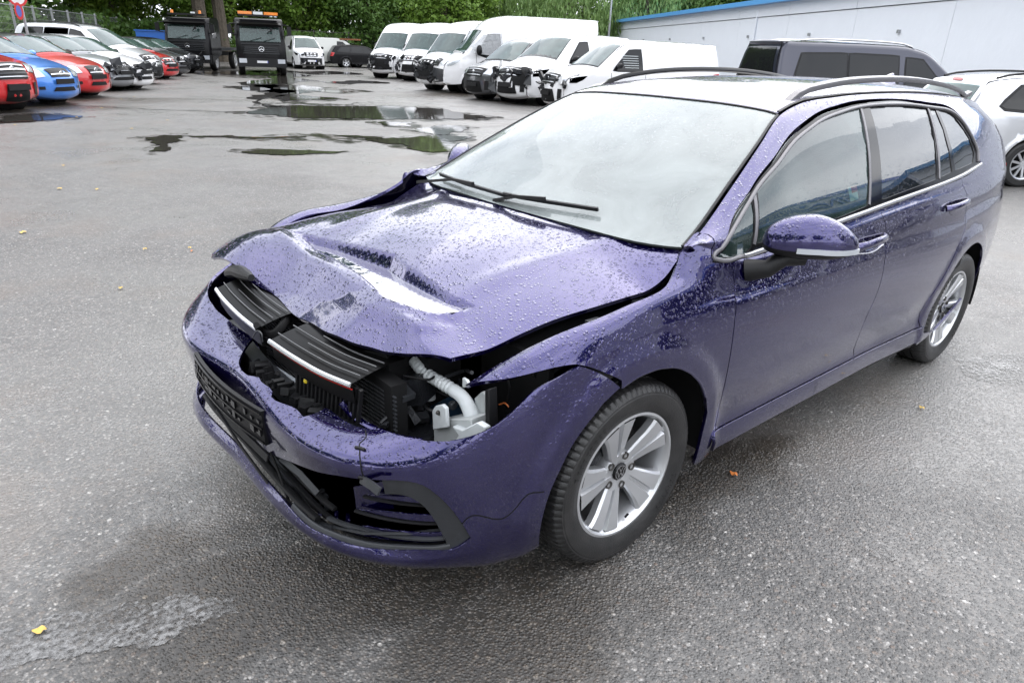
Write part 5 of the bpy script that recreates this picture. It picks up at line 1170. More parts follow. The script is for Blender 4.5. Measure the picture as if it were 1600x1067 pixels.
mb=MB(); p=d*31+nrm*.06; mb.tube([p,p+Vector((0,0,3.9))],.05,8); mb.obj('downpipe',HALL,hl)
# ---------------- dealership opposite (seen in the side windows)
SHOP=simple('dealership white render',(.62,.63,.64),.5); SGL=simple('shop window dark',(.02,.025,.03),.08)
sh=empty('showroom',(0,9.2,0),0,label='white dealership building with blue sign band across the yard',cat='building')
MB().box((-27,4,2.6),(34,7.6,5.2)).obj('wall',SHOP,sh,smooth=False)
MB().box((-27,-.12,4.05),(34.4,.5,.40)).obj('blue_band',DB_,sh,smooth=False); MB().box((-27,.0,4.85),(34.2,.3,1.2)).obj('sign_panel',SHOP,sh,smooth=False); MB().box((-27,-.05,5.57),(34.4,.4,.25)).obj('blue_band',DB_,sh,smooth=False)
for k in range(7):
    x=-12.6-k*4.3; MB().box((x,.16,2.0),(3.5,.1,3.8)).obj('shop_window',SGL,sh,smooth=False)
    MB().tube([(x-2.15,-.9,0),(x-2.15,-1.0,2.6),(x-2.15,-.25,3.9)],.11,8).obj('canopy_post',SHOP,sh)
def text(s,x,size,z,par,y):
    c=bpy.data.curves.new('sign_lettering','FONT'); c.body=s; c.size=size; c.extrude=.02; c.align_x='CENTER'
    o=bpy.data.objects.new('sign_lettering',c); COL.objects.link(o); dg=bpy.context.evaluated_depsgraph_get(); me=bpy.data.meshes.new_from_object(o.evaluated_get(dg)); bpy.data.objects.remove(o)
    o=bpy.data.objects.new('sign_lettering',me); COL.objects.link(o); me.materials.append(DB_); o.parent=par; o.location=(x,y,z); o.rotation_euler=(rad(90),0,0); return o
for s_,x in (('FINANZIERUNG',-15.5),('LEASING',-27),('AUTO',-35)): text(s_,x,1.05,4.48,sh,-.2)
for x,y,lb in ((-26,28,'left'),(-14,26,'middle'),(-42,27,'far')): tree(x,y,6.5,1,1.1,'dark tree behind the dealership roof, '+lb+' one of three',group='trees behind the dealership')
for i,(x,y) in enumerate(((27,42),(33,27),(35,10),(36,-7),(34,-24),(28,-38),(12,50))): tree(x,y,10,1 if i%2 else 0,1.5 if y>30 else 2.2,['added dark broad tree out of view on the near side of the yard','added green tree out of view on the near side of the yard','added dark tree out of view opposite the car nose','added green tree out of view opposite the car nose','added dark tree out of view right of the entrance','added green tree out of view at the corner of the left fence','added dark tree out of view at the corner by the dealership'][i],group='added trees out of view that block the low sky')  # added trees out of view, blocking the low sky to darken upright surfaces
# ------------------------------------------------------------------ parked vehicles
def col(name,c,metal=0,rough=.3): return paint(name,c,tuple(x*1.1 for x in c),metal,rough,wet=False)
PC={'red':col('red paint',(.50,.012,.015)),'blue':col('bright blue paint',(.05,.20,.62),.3),'silver':col('silver grey paint',(.28,.29,.31),.6),'white':col('white paint',(.78,.78,.79)),'dgrey':col('dark grey paint',(.07,.072,.078),.5),'black':simple('black lorry paint',(.008,.008,.009),.22,spec=.18),'lsilver':col('bright silver paint',(.60,.61,.63),.55),'navy':col('dark blue paint',(.020,.022,.042),.4),'ygrey':col('pale grey paint',(.42,.43,.40)),'trim':M['black_pl'],'glass':M['bg_glass'],'ws':M['bg_ws'],'priv':simple('dark tinted pane',(.012,.013,.014),.03,spec=.35)}
PC['rustb']=simple('burnt orange metal',(.20,.075,.03),.8,var=.5,vs=4)
SIL={
'hatch':dict(L=4.25,hw=.90,H=1.47,sil=[(-.10,.19),(-.01,.24),(0,.42),(-.03,.60),(-.10,.70),(-.24,.77),(-.60,.87),(-1.02,.965),(-1.10,.99),(-1.50,1.21),(-1.85,1.385),(-2.2,1.455),(-2.7,1.47),(-3.3,1.44),(-3.78,1.37),(-3.98,1.22),(-4.12,1.02),(-4.22,.84),(-4.25,.55),(-4.20,.25)],belt=.93,wh=(-.86,-3.45),wr=.32,u=dict(ws=((-1.12,1.0),(-1.88,1.39)),hood=((-.22,.76),(-1.05,.97))),win=[[(-1.40,.96),(-1.50,1.02),(-2.02,1.335),(-2.28,1.37),(-2.30,.98)],[(-2.36,.98),(-2.34,1.375),(-3.0,1.365),(-3.12,1.02)],[(-3.18,1.03),(-3.06,1.36),(-3.45,1.30),(-3.66,1.10)]],doors=(-1.36,-2.33,-3.15),mir=(-1.50,1.0)),
'suv':dict(L=4.45,hw=.93,H=1.66,sil=[(-.12,.26),(-.01,.33),(0,.5),(-.02,.72),(-.08,.84),(-.22,.93),(-.65,1.02),(-1.05,1.10),(-1.12,1.13),(-1.5,1.38),(-1.85,1.56),(-2.2,1.63),(-2.8,1.66),(-3.6,1.62),(-4.05,1.53),(-4.25,1.3),(-4.38,1.08),(-4.45,.8),(-4.42,.5),(-4.35,.35)],belt=1.06,wh=(-.88,-3.55),wr=.35,u=dict(ws=((-1.14,1.14),(-1.9,1.57)),hood=((-.2,.92),(-1.07,1.1))),win=[[(-1.45,1.10),(-2.0,1.50),(-2.35,1.54),(-2.36,1.12)],[(-2.42,1.12),(-2.41,1.54),(-3.1,1.53),(-3.22,1.15)],[(-3.28,1.16),(-3.17,1.52),(-3.6,1.47),(-3.85,1.24)]],doors=(-1.4,-2.39,-3.25),mir=(-1.55,1.14)),
'mpv':dict(L=4.75,hw=.92,H=1.83,sil=[(-.12,.24),(-.01,.30),(0,.48),(-.03,.70),(-.10,.84),(-.25,.93),(-.65,1.05),(-.90,1.12),(-1.0,1.16),(-1.4,1.42),(-1.8,1.66),(-2.15,1.77),(-2.7,1.82),(-3.8,1.83),(-4.45,1.78),(-4.60,1.6),(-4.70,1.2),(-4.75,.8),(-4.72,.4),(-4.65,.28)],belt=1.08,wh=(-.90,-3.75),wr=.33,u=dict(ws=((-1.02,1.17),(-1.83,1.67)),hood=((-.22,.92),(-.92,1.12))),win=[[(-1.35,1.12),(-1.95,1.58),(-2.35,1.66),(-2.37,1.14)],[(-2.45,1.14),(-2.44,1.67),(-3.35,1.68),(-3.38,1.15)],[(-3.46,1.15),(-3.44,1.68),(-4.2,1.66),(-4.32,1.2)]],doors=(-1.35,-2.41,-3.42),mir=(-1.55,1.17)),
'estate':dict(L=4.60,hw=.90,H=1.48,sil=[(-.10,.19),(-.01,.24),(0,.42),(-.03,.60),(-.10,.70),(-.24,.77),(-.60,.87),(-1.02,.965),(-1.10,.99),(-1.50,1.21),(-1.85,1.385),(-2.2,1.455),(-2.8,1.48),(-3.6,1.46),(-4.12,1.40),(-4.22,1.32),(-4.46,1.0),(-4.55,.84),(-4.60,.60),(-4.56,.25)],belt=.94,wh=(-.87,-3.50),wr=.32,u=dict(ws=((-1.12,1.0),(-1.88,1.39)),hood=((-.22,.76),(-1.05,.97)),rear=((-4.24,1.30),(-4.45,1.02))),win=[[(-1.40,.97),(-2.02,1.33),(-2.28,1.37),(-2.30,.99)],[(-2.36,.99),(-2.34,1.375),(-3.05,1.37),(-3.13,1.0)],[(-3.20,1.01),(-3.12,1.37),(-3.75,1.33),(-4.05,1.08),(-4.0,1.05)]],doors=(-1.36,-2.33,-3.16),mir=(-1.50,1.0)),
'van':dict(L=5.95,hw=.99,H=2.65,sil=[(-.14,.30),(-.02,.36),(0,.60),(-.02,.86),(-.10,1.03),(-.28,1.14),(-.62,1.28),(-.74,1.36),(-1.05,1.72),(-1.38,2.10),(-1.62,2.34),(-1.95,2.52),(-2.4,2.62),(-3.0,2.65),(-5.7,2.65),(-5.88,2.60),(-5.93,2.3),(-5.95,1.2),(-5.93,.5),(-5.88,.38)],belt=1.32,wh=(-1.0,-4.65),wr=.345,u=dict(ws=((-.76,1.38),(-1.40,2.12)),hood=((-.20,1.11),(-.68,1.31))),win=[[(-1.22,1.34),(-1.58,1.98),(-2.02,2.02),(-2.05,1.30),(-1.6,1.24)]],doors=(-1.15,-2.16),mir=(-1.22,1.42),tum=.10),
'mvan':dict(L=5.14,hw=.96,H=1.91,sil=[(-.14,.24),(-.02,.30),(0,.50),(-.02,.76),(-.08,.88),(-.22,.98),(-.62,1.09),(-.88,1.17),(-.98,1.22),(-1.35,1.50),(-1.72,1.76),(-2.05,1.86),(-2.6,1.91),(-4.8,1.90),(-4.98,1.84),(-5.06,1.6),(-5.12,1.1),(-5.14,.7),(-5.1,.4),(-5.05,.3)],belt=1.08,wh=(-.92,-4.12),wr=.34,u=dict(ws=((-1.0,1.24),(-1.74,1.77)),hood=((-.2,.96),(-.9,1.17)),rear=((-4.99,1.80),(-5.10,1.18))),win=[[(-1.38,1.14),(-1.92,1.65),(-2.30,1.68),(-2.32,1.14)]],doors=(-1.30,-2.42),mir=(-1.5,1.2),tum=.30),
'cvan':dict(L=4.40,hw=.90,H=1.82,sil=[(-.12,.22),(-.02,.28),(0,.46),(-.03,.68),(-.10,.82),(-.28,.92),(-.65,1.04),(-.90,1.12),(-1.0,1.18),(-1.35,1.45),(-1.68,1.68),(-2.0,1.78),(-2.5,1.82),(-4.1,1.81),(-4.28,1.74),(-4.34,1.5),(-4.39,1.0),(-4.40,.6),(-4.36,.35),(-4.32,.26)],belt=1.05,wh=(-.86,-3.60),wr=.32,u=dict(ws=((-1.02,1.20),(-1.70,1.69)),hood=((-.24,.91),(-.92,1.13))),win=[[(-1.36,1.10),(-1.88,1.60),(-2.22,1.63),(-2.24,1.10)]],doors=(-1.30,-2.32),mir=(-1.5,1.15),tum=.28)}
WHEELS={}
def wheel(par,x,y,r,sd,style='alloy'):
    key=(round(r,2),style)
    if key not in WHEELS:
        w=r*.66
        ty=MB().lathe([(r*.60,-w*.42),(r*.70,-w*.5),(r*.9,-w*.5),(r*.98,-w*.40),(r,-w*.2),(r,w*.2),(r*.98,w*.40),(r*.9,w*.5),(r*.70,w*.5),(r*.64,w*.42)],32)
        o1=ty.obj('tyre',M['tyre'],None); me1=o1.data; bpy.data.objects.remove(o1)
        mb=MB().lathe([(r*.67,w*.43),(r*.66,w*.48),(r*.60,w*.44),(r*.58,w*.25),(r*.55,-w*.1)],28).lathe([(0,w*.38),(r*.13,w*.38),(r*.16,w*.30)],16)
        n=5 if style=='alloy' else (10 if style=='multi' else 8)
        for k in range(n):
            a=2*math.pi*k/n+.2; wd=(.10 if style=='alloy' else .055)*r*(1.3 if style=='steel' else 1)
            mb.sweep([(math.cos(a)*r*.1,w*.33,math.sin(a)*r*.1),(math.cos(a)*r*.61,w*.42,math.sin(a)*r*.61)],[(0,1,0)]*2,[(-wd,-.03*r),(-wd*.9,.02*r),(wd*.9,.02*r),(wd,-.03*r)])
        o2=mb.obj('rim',M['alloy'],None,sharp=30); me2=o2.data; bpy.data.objects.remove(o2)
        o3=MB().lathe([(0,w*.12),(r*.58,w*.14)],20).obj('rim_back',M['black_mt'],None); me3=o3.data; bpy.data.objects.remove(o3)
        WHEELS[key]=(me1,me2,me3)
    wh=empty('wheel',(x,y*sd,r)); wh.parent=par; wh.rotation_euler=(0,0,0 if sd>0 else math.pi)
    for nm,me in zip(('tyre','rim','rim_back'),WHEELS[key]):
        o=bpy.data.objects.new(nm,me); COL.objects.link(o); o.parent=wh
def vehicle(kind,colr,loc,head,label,cat,group,step=.11,wstyle='alloy',lamp='lens',grille=True,intake=True,plate=False,dmg=0,clad=None,scale=1,extra=None,windows=None,rear_glass=False,roofc=None,name=None,bump=None,damseed=1,q_ws=.93,noplate=True,rails=False,wsmat='ws',gr=(.56,.24,.05,3),il=(.62,.33,.36)):
    S=SIL[kind]; hw=S['hw']; zb=S['belt']; H_=S['H']; tum=S.get('tum',.42); L_=S['L']; mat=PC[colr]
    v=empty(name or {'hatch':'parked_car','suv':'parked_car','mpv':'parked_minivan','estate':'parked_estate','van':'delivery_van','mvan':'delivery_van','cvan':'small_van'}[kind],(loc[0],loc[1],0),rad(head),label=label,cat=cat,group=group); v.scale=(scale,)*3
    Sp=smooth_path([(a,b) for a,b in S['sil']],3); SP=[tuple(q) for q in Sp]; poly=SP+[(SP[0][0],SP[0][1])]
    z0=.24 if kind not in('van',) else .34
    def wid(x,z):
        x=np.asarray(x,float);z=np.asarray(z,float)
        t=np.clip(-x/1.0,0,1); pl=1-.24*(1-t)**2.4; t2=np.clip((x+L_)/.7,0,1); pl=pl-.10*(1-t2)**2
        lo=1-.055*np.clip((.62-z)/.5,0,1)**2-.03*np.clip((z-.75)/.4,0,1)**2
        up=np.clip(z-zb,0,9)*tum/hw
        base=hw*pl*(lo-np.clip(up,0,.5)*1.0)
        for wx in S['wh']:
            r=np.hypot(x-wx,z-S['wr']); base=base+.015*(1-sstep(S['wr']*1.22,S['wr']*1.34,r))
        return base
    P2=[q for q in SP]; Pfull=P2
    rr=.075
    def fs(x,z):
        x=np.atleast_1d(np.asarray(x,float));z=np.atleast_1d(np.asarray(z,float))
        d=np.full(x.shape,9.)
        for (ax,ay),(bx,by) in zip(Pfull[:-1],Pfull[1:]):
            ex,ey=bx-ax,by-ay; t=np.clip(((x-ax)*ex+(z-ay)*ey)/(ex*ex+ey*ey+1e-12),0,1); d=np.minimum(d,np.hypot(x-ax-t*ex,z-ay-t*ey))
        k=np.clip(d,0,rr)/rr; return np.stack([x,wid(x,z)-rr*(1-np.sqrt(np.clip(1-(1-k)**2,0,1))),z],1)
    # outline of the side with wheel arches
    def wheelarc(cx,a0,a1):
        r=S['wr']*1.15; return [(cx+r*math.cos(rad(a)),S['wr']+r*math.sin(rad(a))) for a in np.linspace(a0,a1,13)]
    aa=math.degrees(math.asin((z0-S['wr'])/(S['wr']*1.15)))
    out=[[P2[0]]+P2[1:],[P2[-1],(S['wh'][1]-S['wr']*1.15*math.cos(rad(aa)),z0)],wheelarc(S['wh'][1],180-aa,aa),[wheelarc(S['wh'][1],180-aa,aa)[-1],wheelarc(S['wh'][0],180-aa,aa)[0]],wheelarc(S['wh'][0],180-aa,aa),[wheelarc(S['wh'][0],180-aa,aa)[-1],P2[0]]]
    global CEN; keep=CEN; CEN=np.array([-L_/2,0.,.6])
    wins=windows if windows is not None else S['win']
    for sd in (1,-1):
        f_=fs if sd>0 else mir(fs)
        panel('body_side',f_,out,mat,v,step=step,th=0,sc=(1,1),ins=0,rings=(.022,.05,.085))
        for w in wins:
            tint='priv' if (w[0][0]<-2.4 and kind in('mvan','mpv')) else 'glass'
            panel('window_rubber',f_,[[a,b] for a,b in zip(w,w[1:]+w[:1])],M['black_pl'],v,step=step*1.3,th=0,sc=(1,1),ins=-.035,off=.002)
            panel('side_window',f_,[[a,b] for a,b in zip(w,w[1:]+w[:1])],PC['priv'],v,step=step*1.3,th=0,sc=(1,1),ins=0,off=.006)
        for dx in S['doors']:
            surf_ribbon('door_gap',f_,[(dx,z0+.14),(dx-.01,zb-.3),(dx,zb)],.012,.001,M['black_mt'],v,off=.0015,sc=(1,1),k=2)
        surf_ribbon('sill_strip',f_,[(S['wh'][0]-S['wr']*1.2,z0+.05),((S['wh'][0]+S['wh'][1])/2,z0+.05),(S['wh'][1]+S['wr']*1.2,z0+.05)],.10,.012,M['black_pl'],v,off=.0,sc=(1,1),k=2)
        if clad: surf_ribbon('side_moulding',f_,[(S['wh'][0]-S['wr']*1.25,clad),((S['wh'][0]+S['wh'][1])/2,clad),(S['wh'][1]+S['wr']*1.25,clad)],.14,.02,M['black_pl'],v,off=.0,sc=(1,1),k=3)
        for wx in S['wh']: wheel(v,wx,hw-.115,S['wr'],sd,wstyle)
        for wx in S['wh']:
            MB().lathe([(S['wr']*1.14,hw-.06),(S['wr']*1.14,.45),(.02,.45)],24,c=(wx,0,S['wr'])).obj('wheel_arch_liner',M['black_mt'],v) if sd>0 else MB().lathe([(S['wr']*1.14,-hw+.06),(S['wr']*1.14,-.45),(.02,-.45)],24,c=(wx,0,S['wr'])).obj('wheel_arch_liner',M['black_mt'],v)
        # mirror
        mx_,mz_=S['mir']; yy=float(wid(mx_,mz_)); big=1.5 if kind=='van' else 1
        mr=MB(); mr.lathe([(0,-.09),(.05,-.085),(.075*big,-.03),(.078*big,.03),(.05,.085),(0,.09)],12,c=(0,0,0)); mr.V=[(a*.9,b*1.0,c*big) for a,b,c in mr.V]
        mr.V=[(mx_+a,sd*(yy+.13)+b,mz_+.06+c) for a,b,c in mr.V]; mr.box((mx_,sd*(yy+.03),mz_+.02),(.06,.14,.04)); mr.obj('door_mirror',M['black_pl'] if colr in('white','ygrey','red') else mat,v)
        if bump!='rear_only' and lamp:
            hx=S['u']['hood'][0]; zt=hx[1]
            panel('headlight',f_,[[(-.10,zt-.17),(-.12,zt-.06)],[(-.12,zt-.06),(-.30,zt-.01),(-.58,zt+.03)],[(-.58,zt+.03),(-.45,zt-.08),(-.28,zt-.16)],[(-.28,zt-.16),(-.10,zt-.17)]],M[lamp],v,step=.06,th=0,sc=(1,1),ins=0,off=.008)
        panel('tail_light',f_,[[(-L_+.10,zb+.05),(-L_+.34,zb+.02)],[(-L_+.34,zb+.02),(-L_+.22,zb-.20)],[(-L_+.22,zb-.20),(-L_+.03,zb-.20)],[(-L_+.03,zb-.20),(-L_+.10,zb+.05)]],M['red'],v,step=.06,th=0,sc=(1,1),ins=0,off=.008)
    # strip over the top
    A_=np.array(P2); seg=np.hypot(*(A_[1:]-A_[:-1]).T); arc=np.concatenate([[0],np.cumsum(seg)])
    Nv=np.gradient(A_,axis=0); Nv/=np.linalg.norm(Nv,axis=1)[:,None]+1e-9; Nv=np.stack([-Nv[:,1],Nv[:,0]],1)
    if Nv[len(Nv)//2,1]<0: Nv=-Nv
    Yw=wid(A_[:,0],A_[:,1])-rr
    def T(u,q):
        u=np.atleast_1d(np.asarray(u,float));q=np.atleast_1d(np.asarray(q,float))
        x=np.interp(u,arc,A_[:,0]);z=np.interp(u,arc,A_[:,1]);nx=np.interp(u,arc,Nv[:,0]);nz=np.interp(u,arc,Nv[:,1]);y=np.interp(u,arc,Yw)
        c=.035+.13*np.clip(nx,0,1)**1.5*(z<zb+.1)+.04*np.clip(nx,0,1)
        return np.stack([x+nx*c*(1-q*q),y*q,z+nz*c*(1-q*q)],1)
    def ua(pt): return float(arc[np.argmin(np.hypot(A_[:,0]-pt[0],A_[:,1]-pt[1]))])
    us=np.array(sorted(set(list(arc)))); qs=np.linspace(-1,1,11); V=[];F=[]
    for u_ in us: V+= [tuple(p_) for p_ in T(np.full(11,u_),qs)]
    n=11
    F=[(i*n+k,i*n+k+1,(i+1)*n+k+1,(i+1)*n+k) for i in range(len(us)-1) for k in range(n-1)]
    w0,w1=ua(S['u']['ws'][0]),ua(S['u']['ws'][1])
    if roofc:
        F1=[f_ for f_ in F if us[f_[0]//n]<w1]; F2=[f_ for f_ in F if us[f_[0]//n]>=w1]
        i_=max(max(f_) for f_ in F1)+1; j_=min(min(f_) for f_ in F2); mo('body_shell',V[:i_],F1,mat,v); mo('roof',V[j_:],[tuple(q-j_ for q in f_) for f_ in F2],PC[roofc],v)
    else: mo('body_shell',V,F,mat,v)
    def patch(nm,u0,u1,qa,qb,mt,off=.006,qc=None,qd=None):
        panel(nm,T,[[(u0,qa),(u0,(qa+qb)/2),(u0,qb)],[(u0,qb),(u1,qd if qd is not None else qb)],[(u1,qd if qd is not None else qb),(u1,(qa+qb)/2),(u1,qc if qc is not None else qa)],[(u1,qc if qc is not None else qa),(u0,qa)]],mt,v,step=step,th=0,sc=(1,hw),ins=0,off=off)
    patch('windscreen_rubber',w0-.05,w1+.03,-q_ws-.04,q_ws+.04,M['black_pl'],.003,-q_ws-.02,q_ws+.02)
    patch('windscreen',w0,w1,-q_ws,q_ws,PC[wsmat],.009)
    if S['u'].get('rear') and rear_glass:
        r0,r1=ua(S['u']['rear'][0]),ua(S['u']['rear'][1]); patch('rear_window',r0,r1,-.86,.86,PC['priv' if kind!='estate' else 'ws'],.006,-.9,.9); patch('high_brake_light',r0-.075,r0-.045,-.18,.18,M['red'],.012)
    hz=S['u']['hood'][0]; uh=ua(hz); ub=ua(S['sil'][2])
    bz=lambda z: float(np.interp(z,A_[:ua_i(A_,hz),1],arc[:ua_i(A_,hz)]))
    if bump!='rear_only':
        zt=hz[1]
        if bump: patch('bumper',bz(.30 if kind!='van' else .40),bz(zt-.30),-1,1,bump,.01)
        if grille: patch('grille',bz(zt-gr[1]),bz(zt-gr[2]),-gr[0],gr[0],M['black_pl'],.02,-gr[0]*1.12,gr[0]*1.12)
        if grille:
            for k in range(gr[3]): patch('grille_bar',bz(zt-gr[1]+.03+(gr[1]-gr[2]-.04)/gr[3]*k),bz(zt-gr[1]+.044+(gr[1]-gr[2]-.04)/gr[3]*k),-gr[0],gr[0],M['silver_strip'] if k!=1 else M['grey_pl'],.032)
            cc=T(bz(zt-.145),0)[0]; MB().lathe([(0,.03),(.045,.028),(.055,.0)],18,axis='y',c=(0,0,0)); em=MB().lathe([(0,.012),(.05,.010),(.058,.0)],18,axis='z'); em.V=[(c+cc[0]+.02,a,b+cc[2]) for a,b,c in em.V]; em.obj('badge',M['chrome'],v)
        if intake: patch('lower_intake',bz(.33 if kind not in('van',) else .45),bz(zt-.36),-il[0],il[0],M['black_mt'],.02,-il[0]*.8,il[0]*.8)
        if intake:
            for q in (-.84,.84): patch('fog_recess',bz(.36 if kind!='van' else .45),bz(zt-.34),q-.09,q+.09,M['black_pl'],.02)
        if lamp:
            for q in (-1,1):
                a,b=sorted((q*.62,q*.985)); c_,d_=sorted((q*.70,q*.985)); patch('headlight',bz(zt-.17),bz(zt-.03),a,b,M[lamp],.02,c_,d_)
        if plate:
            cc=T(bz(.50),0)[0]; MB().box((cc[0]+.035,0,cc[2]),(.02,.52,.11)).obj('number_plate',simple('plate white',(.7,.7,.72),.4),v); MB().box((cc[0]+.037,.245,cc[2]),(.02,.035,.105)).obj('plate_band',SB,v)
        if not plate and noplate: cc=T(bz(.50),0)[0]; MB().box((cc[0]+.035,0,cc[2]),(.02,.50,.11)).obj('plate_holder',M['black_pl'],v)
    else:
        cc=T(np.array([float(np.interp(-.78,-A_[len(A_)//2:,1],arc[len(A_)//2:]))]),np.array([0.]))[0]; MB().box((cc[0]-.02,0,.62),(.03,.52,.11)).obj('number_plate',simple('plate white',(.7,.7,.72),.4),v)
    if rails:
        for sd in (1,-1):
            xs=np.linspace(-2.1,-L_+.55,12); P=[]
            for i,x in enumerate(xs):
                t_=i/11; zz=np.interp(-x,-A_[::1,0][5:-4],A_[5:-4,1]); P.append((x,sd*(float(wid(x,zz))-rr-.02),zz+.035*min(1,(4*t_*(1-t_))**.5)+.02))
            MB().tube(P,.016,8).obj('roof_rail',M['black_pl'] if colr!='navy' else M['alu_trim'],v)
    CEN=keep
    # crash damage: torn dark cavity, bent pieces
    if dmg:
        r=random.Random(damseed); mb=MB()
        if dmg>=1: patch('torn_cavity',bz(.46),bz(hz[1]-.04),-.8,.75,M['black_mt'],.022,-.6,.85)
        elif dmg>=.6: patch('torn_cavity',bz(.50),bz(hz[1]-.02),.25,.98,M['black_mt'],.028,.45,.9)
        for k in range(int(26*dmg)):
            y=r.uniform(-hw*.75,hw*.75); z=r.uniform(.38,hz[1]-.02); x=.15-.26*(abs(y)/hw)**2+r.uniform(-.06,.06)
            mb.box((x,y,z),(r.uniform(.05,.14),r.uniform(.06,.30),r.uniform(.03,.16)),Matrix.Rotation(r.uniform(-.7,.7),3,'X')@Matrix.Rotation(r.uniform(-.5,.5),3,'Z'))
        o=mb.obj('torn_front_parts',M['dark_part'],v,smooth=False); o['kind']='stuff'
        for k in range(int(6*dmg)):
            y=r.uniform(-hw*.8,hw*.9); z=r.uniform(.35,hz[1]); w_=r.uniform(.18,.40)
            xo=.16-.26*(y/hw)**2; V=[(r.uniform(-.02,.05)+xo,y-w_/2,z),(r.uniform(0,.08)+xo,y+w_/2,z+r.uniform(-.1,.1)),(r.uniform(-.03,.06)+xo,y+w_/2*.7,z+r.uniform(.12,.24)),(xo-.03,y-w_/2,z+r.uniform(.1,.2))]
            V+=[(a-.02,b,c) for a,b,c in V]; MB().add(V,[(0,1,2,3),(7,6,5,4),(0,4,5,1),(1,5,6,2),(2,6,7,3),(3,7,4,0)]).obj('bent_panel',mat if k%2==0 else M['grey_pl'],v,smooth=False)
    if extra: extra(v,S,wid)
    return v
def ua_i(A_,pt): return int(np.argmin(np.hypot(A_[:,0]-pt[0],A_[:,1]-pt[1])))+1
LG='cars parked along the left fence'; RG='vans parked along the right side'
HL=128
def front(px,back=.55,hd=HL): return (px[0]-back*math.cos(rad(hd)),px[1]-back*math.sin(rad(hd)))
vehicle('suv','red',front((-0.5556,-15.2117,0.2800)),HL,'red off-roader nearest the camera in the left row, cut by the picture edge','car',LG,.09,gr=(.50,.28,.06,4),il=(.45,.36,.5),lamp='lens')
vehicle('hatch','blue',front((-1.6494,-17.0200,0.2200)),HL,'bright blue hatchback between two red cars','car',LG,.09,gr=(.42,.19,.07,1),il=(.52,.33,.3))
vehicle('hatch','red',front((-2.7633,-19.1915,0.2200)),HL,'red hatchback with a grey roof, third in the left row','car',LG,.09,roofc='dgrey',gr=(.34,.22,.08,2),il=(.45,.3,.38))
vehicle('hatch','silver',front((-3.9821,-21.7367,0.2200)),HL,'silver grey hatchback with a crumpled bonnet beside the red hatchback','car',LG,.1,dmg=.8,gr=(.38,.26,.06,2),il=(.75,.3,.42))
vehicle('hatch','white',front((-4.6376,-22.2017,0.2500)),HL+2,'white hatchback with a damaged nose in the left row','car',LG,.1,dmg=.4,damseed=3,gr=(.5,.20,.10,2),il=(.5,.3,.28))
vehicle('mpv','lsilver',front((-5.6852,-25.1682,0.2800)),HL,'tall silver minivan with roof rails rising above the left row','minivan',LG,.12,bump=M['grey_pl'],rails=True)
vehicle('hatch','red',front((-7.1577,-28.4491,0.2500)),HL,'small red car with a pale roof, seventh in the left row','car',LG,.12,roofc='silver')
vehicle('hatch','dgrey',front((-8.3620,-30.9859,0.2500)),HL,'dark grey car between the far red and the black car','car',LG,.12,dmg=.4,damseed=5)
vehicle('estate','black',front((-9.8780,-34.0631,0.2500)),HL,'black car at the far end of the left row','car',LG,.12,dmg=.5,damseed=6)
def sprinter_x(v,S,wid): MB().box((.06,0,.62),(.06,1.5,.16),Matrix.Rotation(.06,3,'X')).obj('crash_bar',PC['white'],v)
vehicle('van','white',(-17.3636,-30.6681,0.4000),27,'white high-roof van with a smashed grille, furthest along the right side','van',RG,.15,dmg=1,lamp=None,wstyle='steel',clad=.62,extra=sprinter_x,wsmat='ws')
vehicle('van','white',(-17.3538,-27.9548,0.4000),24,'white high-roof van with a dark grille, second from the far end','van',RG,.15,dmg=.8,damseed=4,lamp=None,wstyle='steel',clad=.62,extra=sprinter_x)
vehicle('van','white',(-14.0878,-21.5417,0.4000),8,'white van with a torn open front and folded bonnet','van',RG,.15,dmg=1.5,damseed=8,lamp=None,grille=False,wstyle='steel',clad=.62,scale=.96)
def plastic(v,S,wid):
    f=lambda x,z:(x,float(wid(x,z))+.03,z); V=[f(-1.20,1.36),f(-1.55,2.0),f(-2.1,2.05),f(-2.15,1.28),(-.75,.93,1.42),(-1.3,.85,2.0)]
    t=NT('plastic sheeting'); tr=t.n('BsdfTransparent'); df=t.bsdf((.7,.72,.74),.2,nrm=t.bump(t.noise(5,5,.6,dist=2),.05)); m=t.n('MixShader'); m.inputs[0].default_value=.5; t.l(tr.outputs[0],m.inputs[1]); t.l(df.outputs[0],m.inputs[2]); t.l(m.outputs[0],t.out.inputs[0])
    mo('plastic_sheet',V,[(0,3,2,1),(4,0,1,5)],t.m,v)
vehicle('van','white',(-14.1489,-20.8551,0.3000),-22,'longest white high-roof van with black bumper and plastic over the door window','van',RG,.14,bump=M['grey_pl'],wstyle='steel',clad=.62,extra=plastic,scale=1.02,lamp='lens',intake=False)
vehicle('mvan','dgrey',(-12.9395,-16.9173,0.2800),2,'dark grey van with a star grille squeezed between white vans','van',RG,.13,clad=None,wstyle='alloy')
vehicle('cvan','white',(-12.9246,-15.1985,0.2200),4,'small white van with its bumper corner ripped open','van',RG,.11,dmg=.7,damseed=11,clad=.42,bump=None,scale=1.14)
def notice(v,S,wid):
    for k in range(6):
        z=1.22+k*.06; f=lambda x:(x,float(wid(x,z))+.012,z); MB().sweep([f(-1.75+.02*k),f(-2.2)],[(0,1,0)]*2,[(-.008,0),(-.008,.002),(.008,.002),(.008,0)]).obj('window_lettering',simple('white lettering',(.6,.65,.65),.5),v)
vehicle('mvan','white',(-12.5184,-12.8837,0.2800),-16,'white van with lettering on its door window, nearest on the right side','van',RG,.12,dmg=.5,damseed=12,lamp='lens',extra=notice,rails=False)
